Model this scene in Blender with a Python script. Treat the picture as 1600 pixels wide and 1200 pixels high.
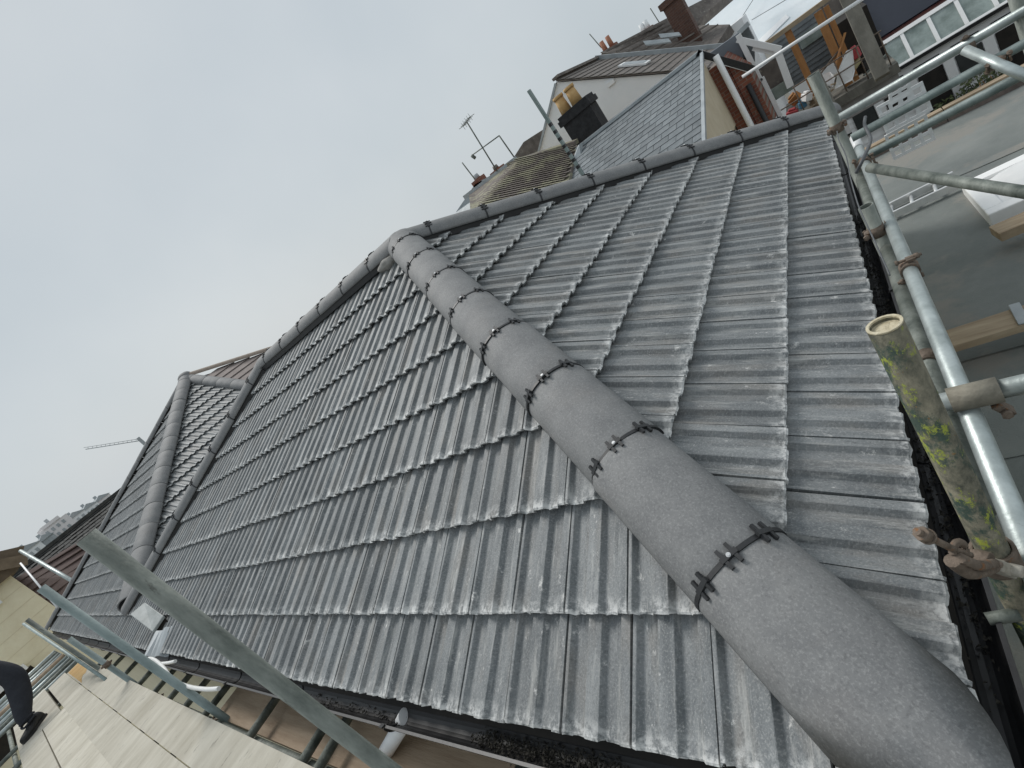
import bpy, bmesh, math, random
from mathutils import Vector, Matrix
random.seed(7)
SC = bpy.context.scene
for o in list(bpy.data.objects):
    bpy.data.objects.remove(o)
COL = SC.collection
R = math.radians

# ------------------------------------------------------------------ camera
cam = bpy.data.cameras.new('camera')
cam.sensor_width = 36.0
cam.lens = 17.3325
cam.clip_start = 0.02
cam.clip_end = 3000
camo = bpy.data.objects.new('camera', cam)
COL.objects.link(camo)
camo.matrix_world = Matrix(((0.698157, 0.304876, 0.647786, 0.172079), (0.393597, 0.592356, -0.702991, -0.442204), (-0.598045, 0.745765, 0.293559, 1.207997), (0.0, 0.0, 0.0, 1.0)))
SC.camera = camo

# ------------------------------------------------------------------ world, sun, exposure
SUN_DIR = Vector((-0.72, 0.26, 0.95)).normalized()
world = bpy.data.worlds.new('World')
SC.world = world
world.use_nodes = True
wn = world.node_tree.nodes
wl = world.node_tree.links
bg = wn['Background']
sky = wn.new('ShaderNodeTexSky')
sky.sky_type = 'NISHITA'
sky.sun_disc = False
sky.sun_elevation = math.asin(SUN_DIR.z)
sky.sun_rotation = math.atan2(SUN_DIR.x, SUN_DIR.y)
sky.air_density = 1.5
sky.dust_density = 3.0
tc = wn.new('ShaderNodeTexCoord')
cn = wn.new('ShaderNodeTexNoise')
cn.inputs['Scale'].default_value = 1.1
cn.inputs['Detail'].default_value = 5
cn.inputs['Roughness'].default_value = 0.5
wl.new(tc.outputs['Generated'], cn.inputs['Vector'])
cr = wn.new('ShaderNodeValToRGB')
cr.color_ramp.elements[0].position = 0.34
cr.color_ramp.elements[0].color = (4.35, 4.95, 5.4, 1)
cr.color_ramp.elements[1].position = 0.68
cr.color_ramp.elements[1].color = (5.75, 6.15, 6.42, 1)
wl.new(cn.outputs['Fac'], cr.inputs['Fac'])
mx = wn.new('ShaderNodeMix')
mx.data_type = 'RGBA'
mx.inputs['Factor'].default_value = 0.93
wl.new(sky.outputs['Color'], mx.inputs['A'])
wl.new(cr.outputs['Color'], mx.inputs['B'])
wl.new(mx.outputs['Result'], bg.inputs['Color'])
bg.inputs['Strength'].default_value = 0.078

sl = bpy.data.lights.new('sun', 'SUN')
sl.energy = 1.5
sl.angle = R(22)
sl.color = (1.0, 0.97, 0.93)
so = bpy.data.objects.new('sun', sl)
COL.objects.link(so)
so.rotation_euler = SUN_DIR.to_track_quat('Z', 'Y').to_euler()
so.location = (-20, 8, 30)

SC.view_settings.view_transform = 'Standard'
SC.view_settings.look = 'None'
SC.view_settings.gamma = 1
SC.view_settings.exposure = 0.5
SC.view_settings.use_curve_mapping = False

# ------------------------------------------------------------------ material helpers
MATS = {}
def nm(name):
    m = bpy.data.materials.new(name)
    m.use_nodes = True
    MATS[name] = m
    return m, m.node_tree.nodes, m.node_tree.links, m.node_tree.nodes['Principled BSDF']

def simple(name, c1, c2, scale=8.0, rough=0.7, metal=0.0, bump=0.15, bscale=60.0, detail=6, stretch=(1, 1, 1), spots=None, spot_scale=20, spot_lo=0.62, rvar=0.0, coords='Object'):
    """two-tone noise, optional spots of a third colour, fine bump, per-object tint"""
    m, N, L, b = nm(name)
    t = N.new('ShaderNodeTexCoord'); mp = N.new('ShaderNodeMapping')
    mp.inputs['Scale'].default_value = stretch
    L.new(t.outputs[coords], mp.inputs['Vector'])
    oi = N.new('ShaderNodeObjectInfo')
    ad = N.new('ShaderNodeVectorMath'); ad.operation = 'ADD'
    L.new(mp.outputs[0], ad.inputs[0])
    mu = N.new('ShaderNodeMath'); mu.operation = 'MULTIPLY'; mu.inputs[1].default_value = 37.0
    L.new(oi.outputs['Random'], mu.inputs[0])
    L.new(mu.outputs[0], ad.inputs[1])
    n = N.new('ShaderNodeTexNoise'); n.inputs['Scale'].default_value = scale; n.inputs['Detail'].default_value = detail
    n.inputs['Roughness'].default_value = 0.65
    L.new(ad.outputs[0], n.inputs['Vector'])
    r = N.new('ShaderNodeValToRGB')
    r.color_ramp.elements[0].position = 0.32; r.color_ramp.elements[0].color = (*c1, 1)
    r.color_ramp.elements[1].position = 0.68; r.color_ramp.elements[1].color = (*c2, 1)
    L.new(n.outputs['Fac'], r.inputs['Fac'])
    out = r.outputs['Color']
    if spots is not None:
        s = N.new('ShaderNodeTexNoise'); s.inputs['Scale'].default_value = spot_scale; s.inputs['Detail'].default_value = 8
        s.inputs['Roughness'].default_value = 0.7
        L.new(ad.outputs[0], s.inputs['Vector'])
        sr = N.new('ShaderNodeValToRGB')
        sr.color_ramp.elements[0].position = spot_lo; sr.color_ramp.elements[0].color = (0, 0, 0, 1)
        sr.color_ramp.elements[1].position = spot_lo + 0.08; sr.color_ramp.elements[1].color = (1, 1, 1, 1)
        L.new(s.outputs['Fac'], sr.inputs['Fac'])
        mm = N.new('ShaderNodeMix'); mm.data_type = 'RGBA'
        L.new(sr.outputs['Color'], mm.inputs['Factor']); L.new(out, mm.inputs['A'])
        mm.inputs['B'].default_value = (*spots, 1)
        out = mm.outputs['Result']
    if rvar > 0:
        h = N.new('ShaderNodeHueSaturation')
        mr = N.new('ShaderNodeMapRange'); mr.inputs['To Min'].default_value = 1 - rvar; mr.inputs['To Max'].default_value = 1 + rvar
        L.new(oi.outputs['Random'], mr.inputs['Value']); L.new(mr.outputs[0], h.inputs['Value']); L.new(out, h.inputs['Color'])
        out = h.outputs['Color']
    L.new(out, b.inputs['Base Color'])
    b.inputs['Roughness'].default_value = rough
    b.inputs['Metallic'].default_value = metal
    if bump > 0:
        bn = N.new('ShaderNodeTexNoise'); bn.inputs['Scale'].default_value = bscale; bn.inputs['Detail'].default_value = 4
        L.new(ad.outputs[0], bn.inputs['Vector'])
        bm_ = N.new('ShaderNodeBump'); bm_.inputs['Strength'].default_value = bump; bm_.inputs['Distance'].default_value = 0.01
        L.new(bn.outputs['Fac'], bm_.inputs['Height']); L.new(bm_.outputs['Normal'], b.inputs['Normal'])
    return m

def brick_mat(name, c1, c2, mortar, rot=(R(90), 0, 0), scale=1.0):
    m, N, L, b = nm(name)
    t = N.new('ShaderNodeTexCoord'); mp = N.new('ShaderNodeMapping')
    mp.inputs['Rotation'].default_value = rot
    L.new(t.outputs['Object'], mp.inputs['Vector'])
    br = N.new('ShaderNodeTexBrick')
    br.inputs['Scale'].default_value = scale
    br.inputs['Brick Width'].default_value = 0.225; br.inputs['Row Height'].default_value = 0.075
    br.inputs['Mortar Size'].default_value = 0.006
    br.inputs['Color1'].default_value = (*c1, 1); br.inputs['Color2'].default_value = (*c2, 1); br.inputs['Mortar'].default_value = (*mortar, 1)
    L.new(mp.outputs[0], br.inputs['Vector'])
    n = N.new('ShaderNodeTexNoise'); n.inputs['Scale'].default_value = 3
    L.new(t.outputs['Object'], n.inputs['Vector'])
    h = N.new('ShaderNodeHueSaturation')
    mr = N.new('ShaderNodeMapRange'); mr.inputs['To Min'].default_value = 0.6; mr.inputs['To Max'].default_value = 1.35
    L.new(n.outputs['Fac'], mr.inputs['Value']); L.new(mr.outputs[0], h.inputs['Value']); L.new(br.outputs['Color'], h.inputs['Color'])
    L.new(h.outputs['Color'], b.inputs['Base Color'])
    bp = N.new('ShaderNodeBump'); bp.inputs['Strength'].default_value = 0.5; bp.inputs['Distance'].default_value = 0.01; bp.invert = True
    L.new(br.outputs['Fac'], bp.inputs['Height']); L.new(bp.outputs['Normal'], b.inputs['Normal'])
    b.inputs['Roughness'].default_value = 0.85
    return m

def tile_material():
    """concrete roof tile: streaks running down the slope, lime bloom and chips at the bottom edge"""
    m, N, L, b = nm('roof_tile')
    uv = N.new('ShaderNodeUVMap'); uv.uv_map = 'UVMap'
    oi = N.new('ShaderNodeObjectInfo')
    at = N.new('ShaderNodeAttribute'); at.attribute_name = 'rnd'
    ad = N.new('ShaderNodeMath'); ad.operation = 'ADD'
    L.new(oi.outputs['Random'], ad.inputs[0]); L.new(at.outputs['Fac'], ad.inputs[1])
    fr = N.new('ShaderNodeMath'); fr.operation = 'FRACT'; L.new(ad.outputs[0], fr.inputs[0])
    sx = N.new('ShaderNodeSeparateXYZ'); L.new(uv.outputs[0], sx.inputs[0])
    mz = N.new('ShaderNodeMath'); mz.operation = 'MULTIPLY'; mz.inputs[1].default_value = 61.0; L.new(fr.outputs[0], mz.inputs[0])
    cx = N.new('ShaderNodeCombineXYZ')
    L.new(sx.outputs['X'], cx.inputs['X']); L.new(sx.outputs['Y'], cx.inputs['Y']); L.new(mz.outputs[0], cx.inputs['Z'])
    def noise(scale, stretch=(1, 1, 1), detail=6, rough=0.6):
        mp = N.new('ShaderNodeMapping'); mp.inputs['Scale'].default_value = stretch
        L.new(cx.outputs[0], mp.inputs['Vector'])
        n = N.new('ShaderNodeTexNoise'); n.inputs['Scale'].default_value = scale; n.inputs['Detail'].default_value = detail
        n.inputs['Roughness'].default_value = rough
        L.new(mp.outputs[0], n.inputs['Vector'])
        return n.outputs['Fac']
    def ramp(v, a, bb, ca=(0, 0, 0), cb=(1, 1, 1)):
        r = N.new('ShaderNodeValToRGB')
        r.color_ramp.elements[0].position = a; r.color_ramp.elements[0].color = (*ca, 1)
        r.color_ramp.elements[1].position = bb; r.color_ramp.elements[1].color = (*cb, 1)
        L.new(v, r.inputs['Fac'])
        return r.outputs['Color']
    def mix(f, a, bcol):
        x = N.new('ShaderNodeMix'); x.data_type = 'RGBA'
        if isinstance(f, float): x.inputs['Factor'].default_value = f
        else: L.new(f, x.inputs['Factor'])
        L.new(a, x.inputs['A'])
        if isinstance(bcol, tuple): x.inputs['B'].default_value = (*bcol, 1)
        else: L.new(bcol, x.inputs['B'])
        return x.outputs['Result']
    def math2(op, a, bb):
        x = N.new('ShaderNodeMath'); x.operation = op
        for i, v in enumerate((a, bb)):
            if isinstance(v, (int, float)): x.inputs[i].default_value = v
            else: L.new(v, x.inputs[i])
        return x.outputs[0]
    base = ramp(noise(16, (1, 0.22, 1)), 0.3, 0.7, (0.118, 0.130, 0.136), (0.255, 0.267, 0.269))
    # warm brownish worn patches
    base = mix(math2('MULTIPLY', ramp(noise(7, (1.6, 0.4, 1), 8), 0.50, 0.68), 0.6), base, (0.25, 0.23, 0.205))
    base = mix(math2('MULTIPLY', ramp(noise(11, (1.2, 0.35, 1), 8), 0.54, 0.70), 0.55), base, (0.075, 0.088, 0.095))
    # fine sandy grain
    base = mix(math2('MULTIPLY', ramp(noise(210, (1, 0.8, 1), 4, 0.7), 0.5, 0.66), 0.5), base, (0.42, 0.42, 0.405))
    base = mix(math2('MULTIPLY', ramp(noise(150, (1, 0.6, 1), 4, 0.7), 0.52, 0.70), 0.5), base, (0.06, 0.064, 0.066))
    # pale scuffs along the tile
    base = mix(math2('MULTIPLY', ramp(noise(44, (1, 0.10, 1), 8, 0.7), 0.55, 0.66), 0.6), base, (0.44, 0.44, 0.42))
    # lime bloom near the bottom edge
    edge = ramp(sx.outputs['Y'], 0.0, 0.055, (1, 1, 1), (0, 0, 0))
    bl = math2('MULTIPLY', edge, ramp(noise(34, (1, 0.8, 1), 8, 0.75), 0.46, 0.58))
    base = mix(math2('MULTIPLY', bl, 0.85), base, (0.72, 0.72, 0.70))
    edge2 = ramp(sx.outputs['Y'], 0.0, 0.012, (1, 1, 1), (0, 0, 0))
    base = mix(math2('MULTIPLY', edge2, math2('MULTIPLY', ramp(noise(70, (1, 1, 1), 6), 0.44, 0.56), 0.75)), base, (0.76, 0.76, 0.74))
    # splashes
    base = mix(math2('MULTIPLY', ramp(noise(22, (1, 0.6, 1), 10, 0.8), 0.60, 0.66), 0.8), base, (0.68, 0.67, 0.64))
    hs = N.new('ShaderNodeHueSaturation')
    mr = N.new('ShaderNodeMapRange'); mr.inputs['To Min'].default_value = 0.89; mr.inputs['To Max'].default_value = 1.11
    L.new(fr.outputs[0], mr.inputs['Value']); L.new(mr.outputs[0], hs.inputs['Value']); L.new(base, hs.inputs['Color'])
    L.new(hs.outputs['Color'], b.inputs['Base Color'])
    b.inputs['Roughness'].default_value = 0.62
    bp = N.new('ShaderNodeBump'); bp.inputs['Strength'].default_value = 0.35; bp.inputs['Distance'].default_value = 0.004
    L.new(noise(300, (1, 0.6, 1), 4), bp.inputs['Height']); L.new(bp.outputs['Normal'], b.inputs['Normal'])
    return m

M_TILE = tile_material()
def hip_material():
    m, N, L, b = nm('hip_tile')
    t = N.new('ShaderNodeTexCoord'); oi = N.new('ShaderNodeObjectInfo')
    ad = N.new('ShaderNodeVectorMath'); ad.operation = 'ADD'
    mu = N.new('ShaderNodeMath'); mu.operation = 'MULTIPLY'; mu.inputs[1].default_value = 41.0
    L.new(oi.outputs['Random'], mu.inputs[0]); L.new(t.outputs['Object'], ad.inputs[0]); L.new(mu.outputs[0], ad.inputs[1])
    def no(s, d=6, r=0.65):
        n = N.new('ShaderNodeTexNoise'); n.inputs['Scale'].default_value = s; n.inputs['Detail'].default_value = d; n.inputs['Roughness'].default_value = r
        L.new(ad.outputs[0], n.inputs['Vector']); return n.outputs['Fac']
    def rp(v, p, q, ca, cb):
        r = N.new('ShaderNodeValToRGB')
        r.color_ramp.elements[0].position = p; r.color_ramp.elements[0].color = (*ca, 1)
        r.color_ramp.elements[1].position = q; r.color_ramp.elements[1].color = (*cb, 1)
        L.new(v, r.inputs['Fac']); return r.outputs['Color']
    def mixc(f, k, a, c):
        g_ = N.new('ShaderNodeMath'); g_.operation = 'MULTIPLY'; L.new(f, g_.inputs[0]); g_.inputs[1].default_value = k
        x = N.new('ShaderNodeMix'); x.data_type = 'RGBA'; L.new(g_.outputs[0], x.inputs['Factor']); L.new(a, x.inputs['A']); x.inputs['B'].default_value = (*c, 1); return x.outputs['Result']
    K0, K1 = (0, 0, 0), (1, 1, 1)
    base = rp(no(9, 8), 0.3, 0.7, (0.155, 0.158, 0.160), (0.235, 0.236, 0.233))
    base = mixc(rp(no(4.0, 7), 0.52, 0.72, K0, K1), 0.5, base, (0.23, 0.218, 0.207))
    base = mixc(rp(no(170, 4, 0.7), 0.5, 0.68, K0, K1), 0.5, base, (0.38, 0.38, 0.37))
    base = mixc(rp(no(120, 4, 0.7), 0.52, 0.72, K0, K1), 0.5, base, (0.09, 0.09, 0.092))
    base = mixc(rp(no(30, 10, 0.8), 0.66, 0.72, K0, K1), 0.4, base, (0.45, 0.45, 0.43))
    base = mixc(rp(no(13, 10, 0.75), 0.63, 0.70, K0, K1), 0.4, base, (0.12, 0.12, 0.122))
    L.new(base, b.inputs['Base Color']); b.inputs['Roughness'].default_value = 0.72
    bp = N.new('ShaderNodeBump'); bp.inputs['Strength'].default_value = 0.25; bp.inputs['Distance'].default_value = 0.002
    L.new(no(260, 4), bp.inputs['Height']); L.new(bp.outputs['Normal'], b.inputs['Normal'])
    return m
M_HIP = hip_material()
M_MORTAR = simple('mortar', (0.24, 0.23, 0.21), (0.33, 0.32, 0.30), 18, 0.9, bump=0.5, bscale=70)
M_BLACK = simple('black_plastic', (0.010, 0.010, 0.011), (0.02, 0.02, 0.021), 10, 0.42, bump=0.05)
M_CLIP = simple('clip_plastic', (0.014, 0.015, 0.016), (0.030, 0.031, 0.033), 30, 0.5, bump=0.05)
M_SCREW = simple('screw_steel', (0.65, 0.65, 0.65), (0.8, 0.8, 0.8), 40, 0.3, metal=0.6, bump=0)
M_GALV = simple('galvanised_steel', (0.30, 0.34, 0.33), (0.52, 0.57, 0.56), 9, 0.42, metal=0.55, bump=0.08, bscale=90, spots=(0.16, 0.16, 0.15), spot_scale=26, spot_lo=0.66, rvar=0.12)
M_GALVD = simple('weathered_steel', (0.065, 0.08, 0.068), (0.26, 0.28, 0.25), 12, 0.6, metal=0.2, bump=0.25, bscale=90, detail=10, stretch=(1, 1, 0.35), spots=(0.06, 0.06, 0.05), spot_scale=16, spot_lo=0.62, rvar=0.12)
M_GALVG = simple('green_grey_steel', (0.15, 0.195, 0.19), (0.30, 0.36, 0.35), 10, 0.55, metal=0.15, bump=0.2, bscale=90, detail=10, stretch=(1, 1, 0.35), spots=(0.10, 0.10, 0.09), spot_scale=22, spot_lo=0.67, rvar=0.1)
M_RUST = simple('rusty_iron', (0.10, 0.075, 0.055), (0.24, 0.19, 0.15), 30, 0.75, metal=0.25, bump=0.4, bscale=120, spots=(0.25, 0.11, 0.04), spot_scale=40, spot_lo=0.58)
M_BOARD = simple('scaffold_board', (0.40, 0.37, 0.30), (0.56, 0.53, 0.45), 4, 0.9, bump=0.25, bscale=50, stretch=(1.6, 0.5, 1), spots=(0.24, 0.225, 0.19), spot_scale=15, spot_lo=0.60, rvar=0.1)
M_BOARDT = simple('tan_board', (0.30, 0.22, 0.15), (0.47, 0.37, 0.27), 6, 0.85, bump=0.3, bscale=50, stretch=(0.3, 3, 1), spots=(0.10, 0.08, 0.06), spot_scale=9, spot_lo=0.68)
M_PLANK = simple('old_plank', (0.27, 0.20, 0.13), (0.45, 0.36, 0.25), 7, 0.85, bump=0.3, bscale=40, stretch=(0.4, 3, 1))
M_GREYWOOD = simple('grey_wood', (0.10, 0.095, 0.08), (0.19, 0.18, 0.155), 7, 0.9, bump=0.3, stretch=(1, 1, 0.3))
M_WOODO = simple('orange_timber', (0.30, 0.13, 0.04), (0.45, 0.22, 0.08), 7, 0.7, bump=0.1, stretch=(1, 1, 0.3))
M_CREAM = simple('cream_render', (0.76, 0.69, 0.50), (0.85, 0.79, 0.60), 3, 0.9, bump=0.2)
M_BEIGE = simple('beige_render', (0.58, 0.49, 0.34), (0.68, 0.59, 0.44), 3, 0.9, bump=0.2)
M_WHITE = simple('white_render', (0.82, 0.835, 0.84), (0.88, 0.885, 0.885), 2, 0.9, bump=0.1)
M_PALE = simple('pale_render', (0.66, 0.72, 0.75), (0.75, 0.79, 0.81), 1.0, 0.9, bump=0.05)
M_WPAINT = simple('white_paint', (0.80, 0.80, 0.79), (0.87, 0.87, 0.86), 6, 0.55, bump=0.05)
M_WBOARD = simple('white_weatherboard', (0.78, 0.78, 0.78), (0.87, 0.87, 0.86), 3, 0.6, bump=0.05, stretch=(0.3, 1, 1), rvar=0.05)
M_WPLAST = simple('white_plastic', (0.74, 0.75, 0.75), (0.84, 0.84, 0.83), 8, 0.4, bump=0.03)
M_SLATE = simple('blue_slate', (0.115, 0.132, 0.142), (0.20, 0.218, 0.226), 5, 0.5, bump=0.1, bscale=40, rvar=0.18)
M_SLATEB = simple('brown_slate', (0.10, 0.085, 0.075), (0.20, 0.175, 0.155), 4, 0.75, bump=0.2, spots=(0.30, 0.28, 0.24), spot_scale=6, spot_lo=0.58, rvar=0.15)
M_MOSSROOF = simple('mossy_roof_tile', (0.105, 0.085, 0.075), (0.20, 0.17, 0.15), 1.6, 0.85, bump=0.3, spots=(0.29, 0.275, 0.19), spot_scale=1.4, spot_lo=0.47, rvar=0.1)
M_LEAD = simple('lead_sheet', (0.30, 0.33, 0.345), (0.44, 0.47, 0.48), 4, 0.55, metal=0.1, bump=0.15, bscale=12)
M_FELT = simple('mineral_felt', (0.135, 0.152, 0.145), (0.225, 0.238, 0.226), 1.3, 0.85, bump=0.4, bscale=120, detail=12, spots=(0.235, 0.228, 0.205), spot_scale=0.9, spot_lo=0.50)
M_BLACKBRICK = simple('sooty_stack', (0.012, 0.012, 0.013), (0.035, 0.035, 0.037), 8, 0.85, bump=0.4, bscale=40)
M_POT = simple('buff_chimney_pot', (0.48, 0.29, 0.11), (0.62, 0.41, 0.19), 8, 0.8, bump=0.1)
M_POTR = simple('red_chimney_pot', (0.36, 0.15, 0.09), (0.46, 0.22, 0.14), 8, 0.8, bump=0.1)
M_BRICK = brick_mat('red_brick', (0.24, 0.085, 0.05), (0.17, 0.055, 0.035), (0.22, 0.18, 0.15))
M_BRICKB = brick_mat('brown_brick', (0.13, 0.065, 0.045), (0.095, 0.048, 0.035), (0.13, 0.10, 0.085))
M_BRICKX = brick_mat('red_brick_side', (0.27, 0.095, 0.05), (0.19, 0.06, 0.035), (0.24, 0.19, 0.15), rot=(R(90), 0, R(90)))
M_BRICKD = brick_mat('dark_red_brick', (0.12, 0.035, 0.03), (0.085, 0.025, 0.022), (0.10, 0.06, 0.05))
M_PANEL = simple('dark_solar_glass', (0.018, 0.022, 0.034), (0.026, 0.030, 0.044), 2, 0.3, bump=0)
M_GREYPANEL = simple('grey_membrane', (0.13, 0.15, 0.175), (0.17, 0.19, 0.215), 1, 0.7, bump=0.05)
M_GLASS = simple('dark_window_glass', (0.03, 0.035, 0.035), (0.06, 0.065, 0.065), 2, 0.12, bump=0)
M_CGLASS = simple('greenhouse_glass', (0.16, 0.20, 0.185), (0.36, 0.42, 0.40), 2.2, 0.18, bump=0.02)
M_DARK = simple('dark_interior', (0.010, 0.009, 0.008), (0.03, 0.025, 0.02), 3, 0.9, bump=0)
M_GROUND = simple('ground', (0.10, 0.10, 0.085), (0.19, 0.18, 0.155), 0.2, 0.95, bump=0.2, bscale=3)
M_LEAF = simple('leaf', (0.035, 0.055, 0.018), (0.10, 0.12, 0.04), 9, 0.7, bump=0, rvar=0.2)
M_LEAFD = simple('dry_leaf', (0.10, 0.055, 0.025), (0.17, 0.11, 0.05), 9, 0.8, bump=0, rvar=0.2)
M_DIRT = simple('gutter_silt', (0.022, 0.02, 0.016), (0.06, 0.055, 0.045), 40, 1.0, bump=0.8, bscale=90)
M_CLOTH = simple('navy_work_trousers', (0.018, 0.020, 0.027), (0.030, 0.033, 0.042), 12, 0.9, bump=0.3, bscale=60)
M_JACKET = simple('dark_jacket', (0.02, 0.02, 0.022), (0.035, 0.035, 0.038), 12, 0.9, bump=0.3, bscale=60)
M_SHOE = simple('black_shoe', (0.008, 0.008, 0.009), (0.018, 0.018, 0.018), 20, 0.6, bump=0.2)
M_SKIN = simple('skin', (0.42, 0.25, 0.18), (0.5, 0.31, 0.23), 6, 0.55, bump=0.02)
M_HAIR = simple('dark_hair', (0.02, 0.014, 0.01), (0.04, 0.03, 0.02), 40, 0.6, bump=0.3)
M_RED = simple('red_plastic', (0.35, 0.04, 0.05), (0.5, 0.08, 0.09), 9, 0.5, bump=0)
M_BLUE = simple('blue_plastic', (0.05, 0.16, 0.27), (0.09, 0.24, 0.36), 9, 0.5, bump=0)
M_YELLOW = simple('pale_yellow_junk', (0.42, 0.38, 0.2), (0.55, 0.5, 0.3), 9, 0.7, bump=0)
M_CABLE = simple('white_cable', (0.68, 0.68, 0.66), (0.78, 0.78, 0.76), 20, 0.5, bump=0)
M_CABLEG = simple('grey_hose', (0.07, 0.075, 0.08), (0.13, 0.135, 0.14), 20, 0.5, bump=0)
M_TOWNW = simple('town_white', (0.80, 0.82, 0.83), (0.88, 0.89, 0.89), 0.3, 0.9, bump=0)
M_TOWNP = simple('town_pink', (0.78, 0.74, 0.73), (0.84, 0.80, 0.79), 0.3, 0.9, bump=0)
M_TOWNG = simple('town_grey_roof', (0.34, 0.37, 0.38), (0.46, 0.48, 0.49), 0.6, 0.9, bump=0)
M_BROWNTILE = simple('brown_tile', (0.14, 0.105, 0.07), (0.22, 0.17, 0.12), 3, 0.85, bump=0.2, rvar=0.12)
M_DARKTILE = simple('dark_mottled_tile', (0.022, 0.023, 0.022), (0.07, 0.07, 0.066), 1.6, 0.85, bump=0.3, detail=9, spots=(0.14, 0.135, 0.12), spot_scale=3.0, spot_lo=0.60)
M_REDTILE = simple('red_brown_tile', (0.075, 0.05, 0.045), (0.13, 0.09, 0.08), 2, 0.85, bump=0.3)

def moss_tube():
    m, N, L, b = nm('mossy_tube')
    t = N.new('ShaderNodeTexCoord')
    def no(s, d=8, r=0.7, st=(1, 1, 0.6)):
        mp = N.new('ShaderNodeMapping'); mp.inputs['Scale'].default_value = st
        L.new(t.outputs['Object'], mp.inputs['Vector'])
        n = N.new('ShaderNodeTexNoise'); n.inputs['Scale'].default_value = s; n.inputs['Detail'].default_value = d; n.inputs['Roughness'].default_value = r
        L.new(mp.outputs[0], n.inputs['Vector']); return n.outputs['Fac']
    def rp(v, a, bb, ca, cb):
        r = N.new('ShaderNodeValToRGB')
        r.color_ramp.elements[0].position = a; r.color_ramp.elements[0].color = (*ca, 1)
        r.color_ramp.elements[1].position = bb; r.color_ramp.elements[1].color = (*cb, 1)
        L.new(v, r.inputs['Fac']); return r.outputs['Color']
    def mixc(f, a, c):
        x = N.new('ShaderNodeMix'); x.data_type = 'RGBA'; L.new(f, x.inputs['Factor']); L.new(a, x.inputs['A']); x.inputs['B'].default_value = (*c, 1); return x.outputs['Result']
    base = rp(no(26), 0.35, 0.65, (0.055, 0.058, 0.042), (0.25, 0.23, 0.165))
    base = mixc(rp(no(17, 6), 0.52, 0.60, (0, 0, 0), (1, 1, 1)), base, (0.035, 0.06, 0.045))
    base = mixc(rp(no(30, 9, 0.8), 0.55, 0.60, (0, 0, 0), (1, 1, 1)), base, (0.27, 0.31, 0.04))
    base = mixc(rp(no(22, 9, 0.8, (1, 1, 0.5)), 0.64, 0.69, (0, 0, 0), (1, 1, 1)), base, (0.36, 0.34, 0.22))
    base = mixc(rp(no(48, 6, 0.7, (1, 1, 1)), 0.65, 0.69, (0, 0, 0), (1, 1, 1)), base, (0.24, 0.12, 0.03))
    L.new(base, b.inputs['Base Color']); b.inputs['Roughness'].default_value = 0.7; b.inputs['Metallic'].default_value = 0.1
    bp = N.new('ShaderNodeBump'); bp.inputs['Strength'].default_value = 0.6; bp.inputs['Distance'].default_value = 0.006
    L.new(no(60), bp.inputs['Height']); L.new(bp.outputs['Normal'], b.inputs['Normal'])
    return m
M_MOSS = moss_tube()

# ------------------------------------------------------------------ object helpers
def link(o):
    COL.objects.link(o)
    return o

def tag(o, label=None, cat=None, group=None, kind=None):
    if label: o['label'] = label
    if cat: o['category'] = cat
    if group: o['group'] = group
    if kind: o['kind'] = kind
    return o

def thing(name, label, cat, loc=(0, 0, 0), group=None):
    o = bpy.data.objects.new(name, None)
    o.empty_display_size = 0.1
    o.location = loc
    link(o)
    return tag(o, label, cat, group)

def root_loc(o):
    while o.parent is not None:
        o = o.parent
    return Vector(o.location)

def frame(d, up=(0, 0, 1)):
    d = Vector(d).normalized()
    u = Vector(up)
    u = u - d * u.dot(d)
    if u.length < 1e-4:
        u = Vector((1, 0, 0)) - d * d.x
    u.normalize()
    return d, u, d.cross(u)

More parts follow.
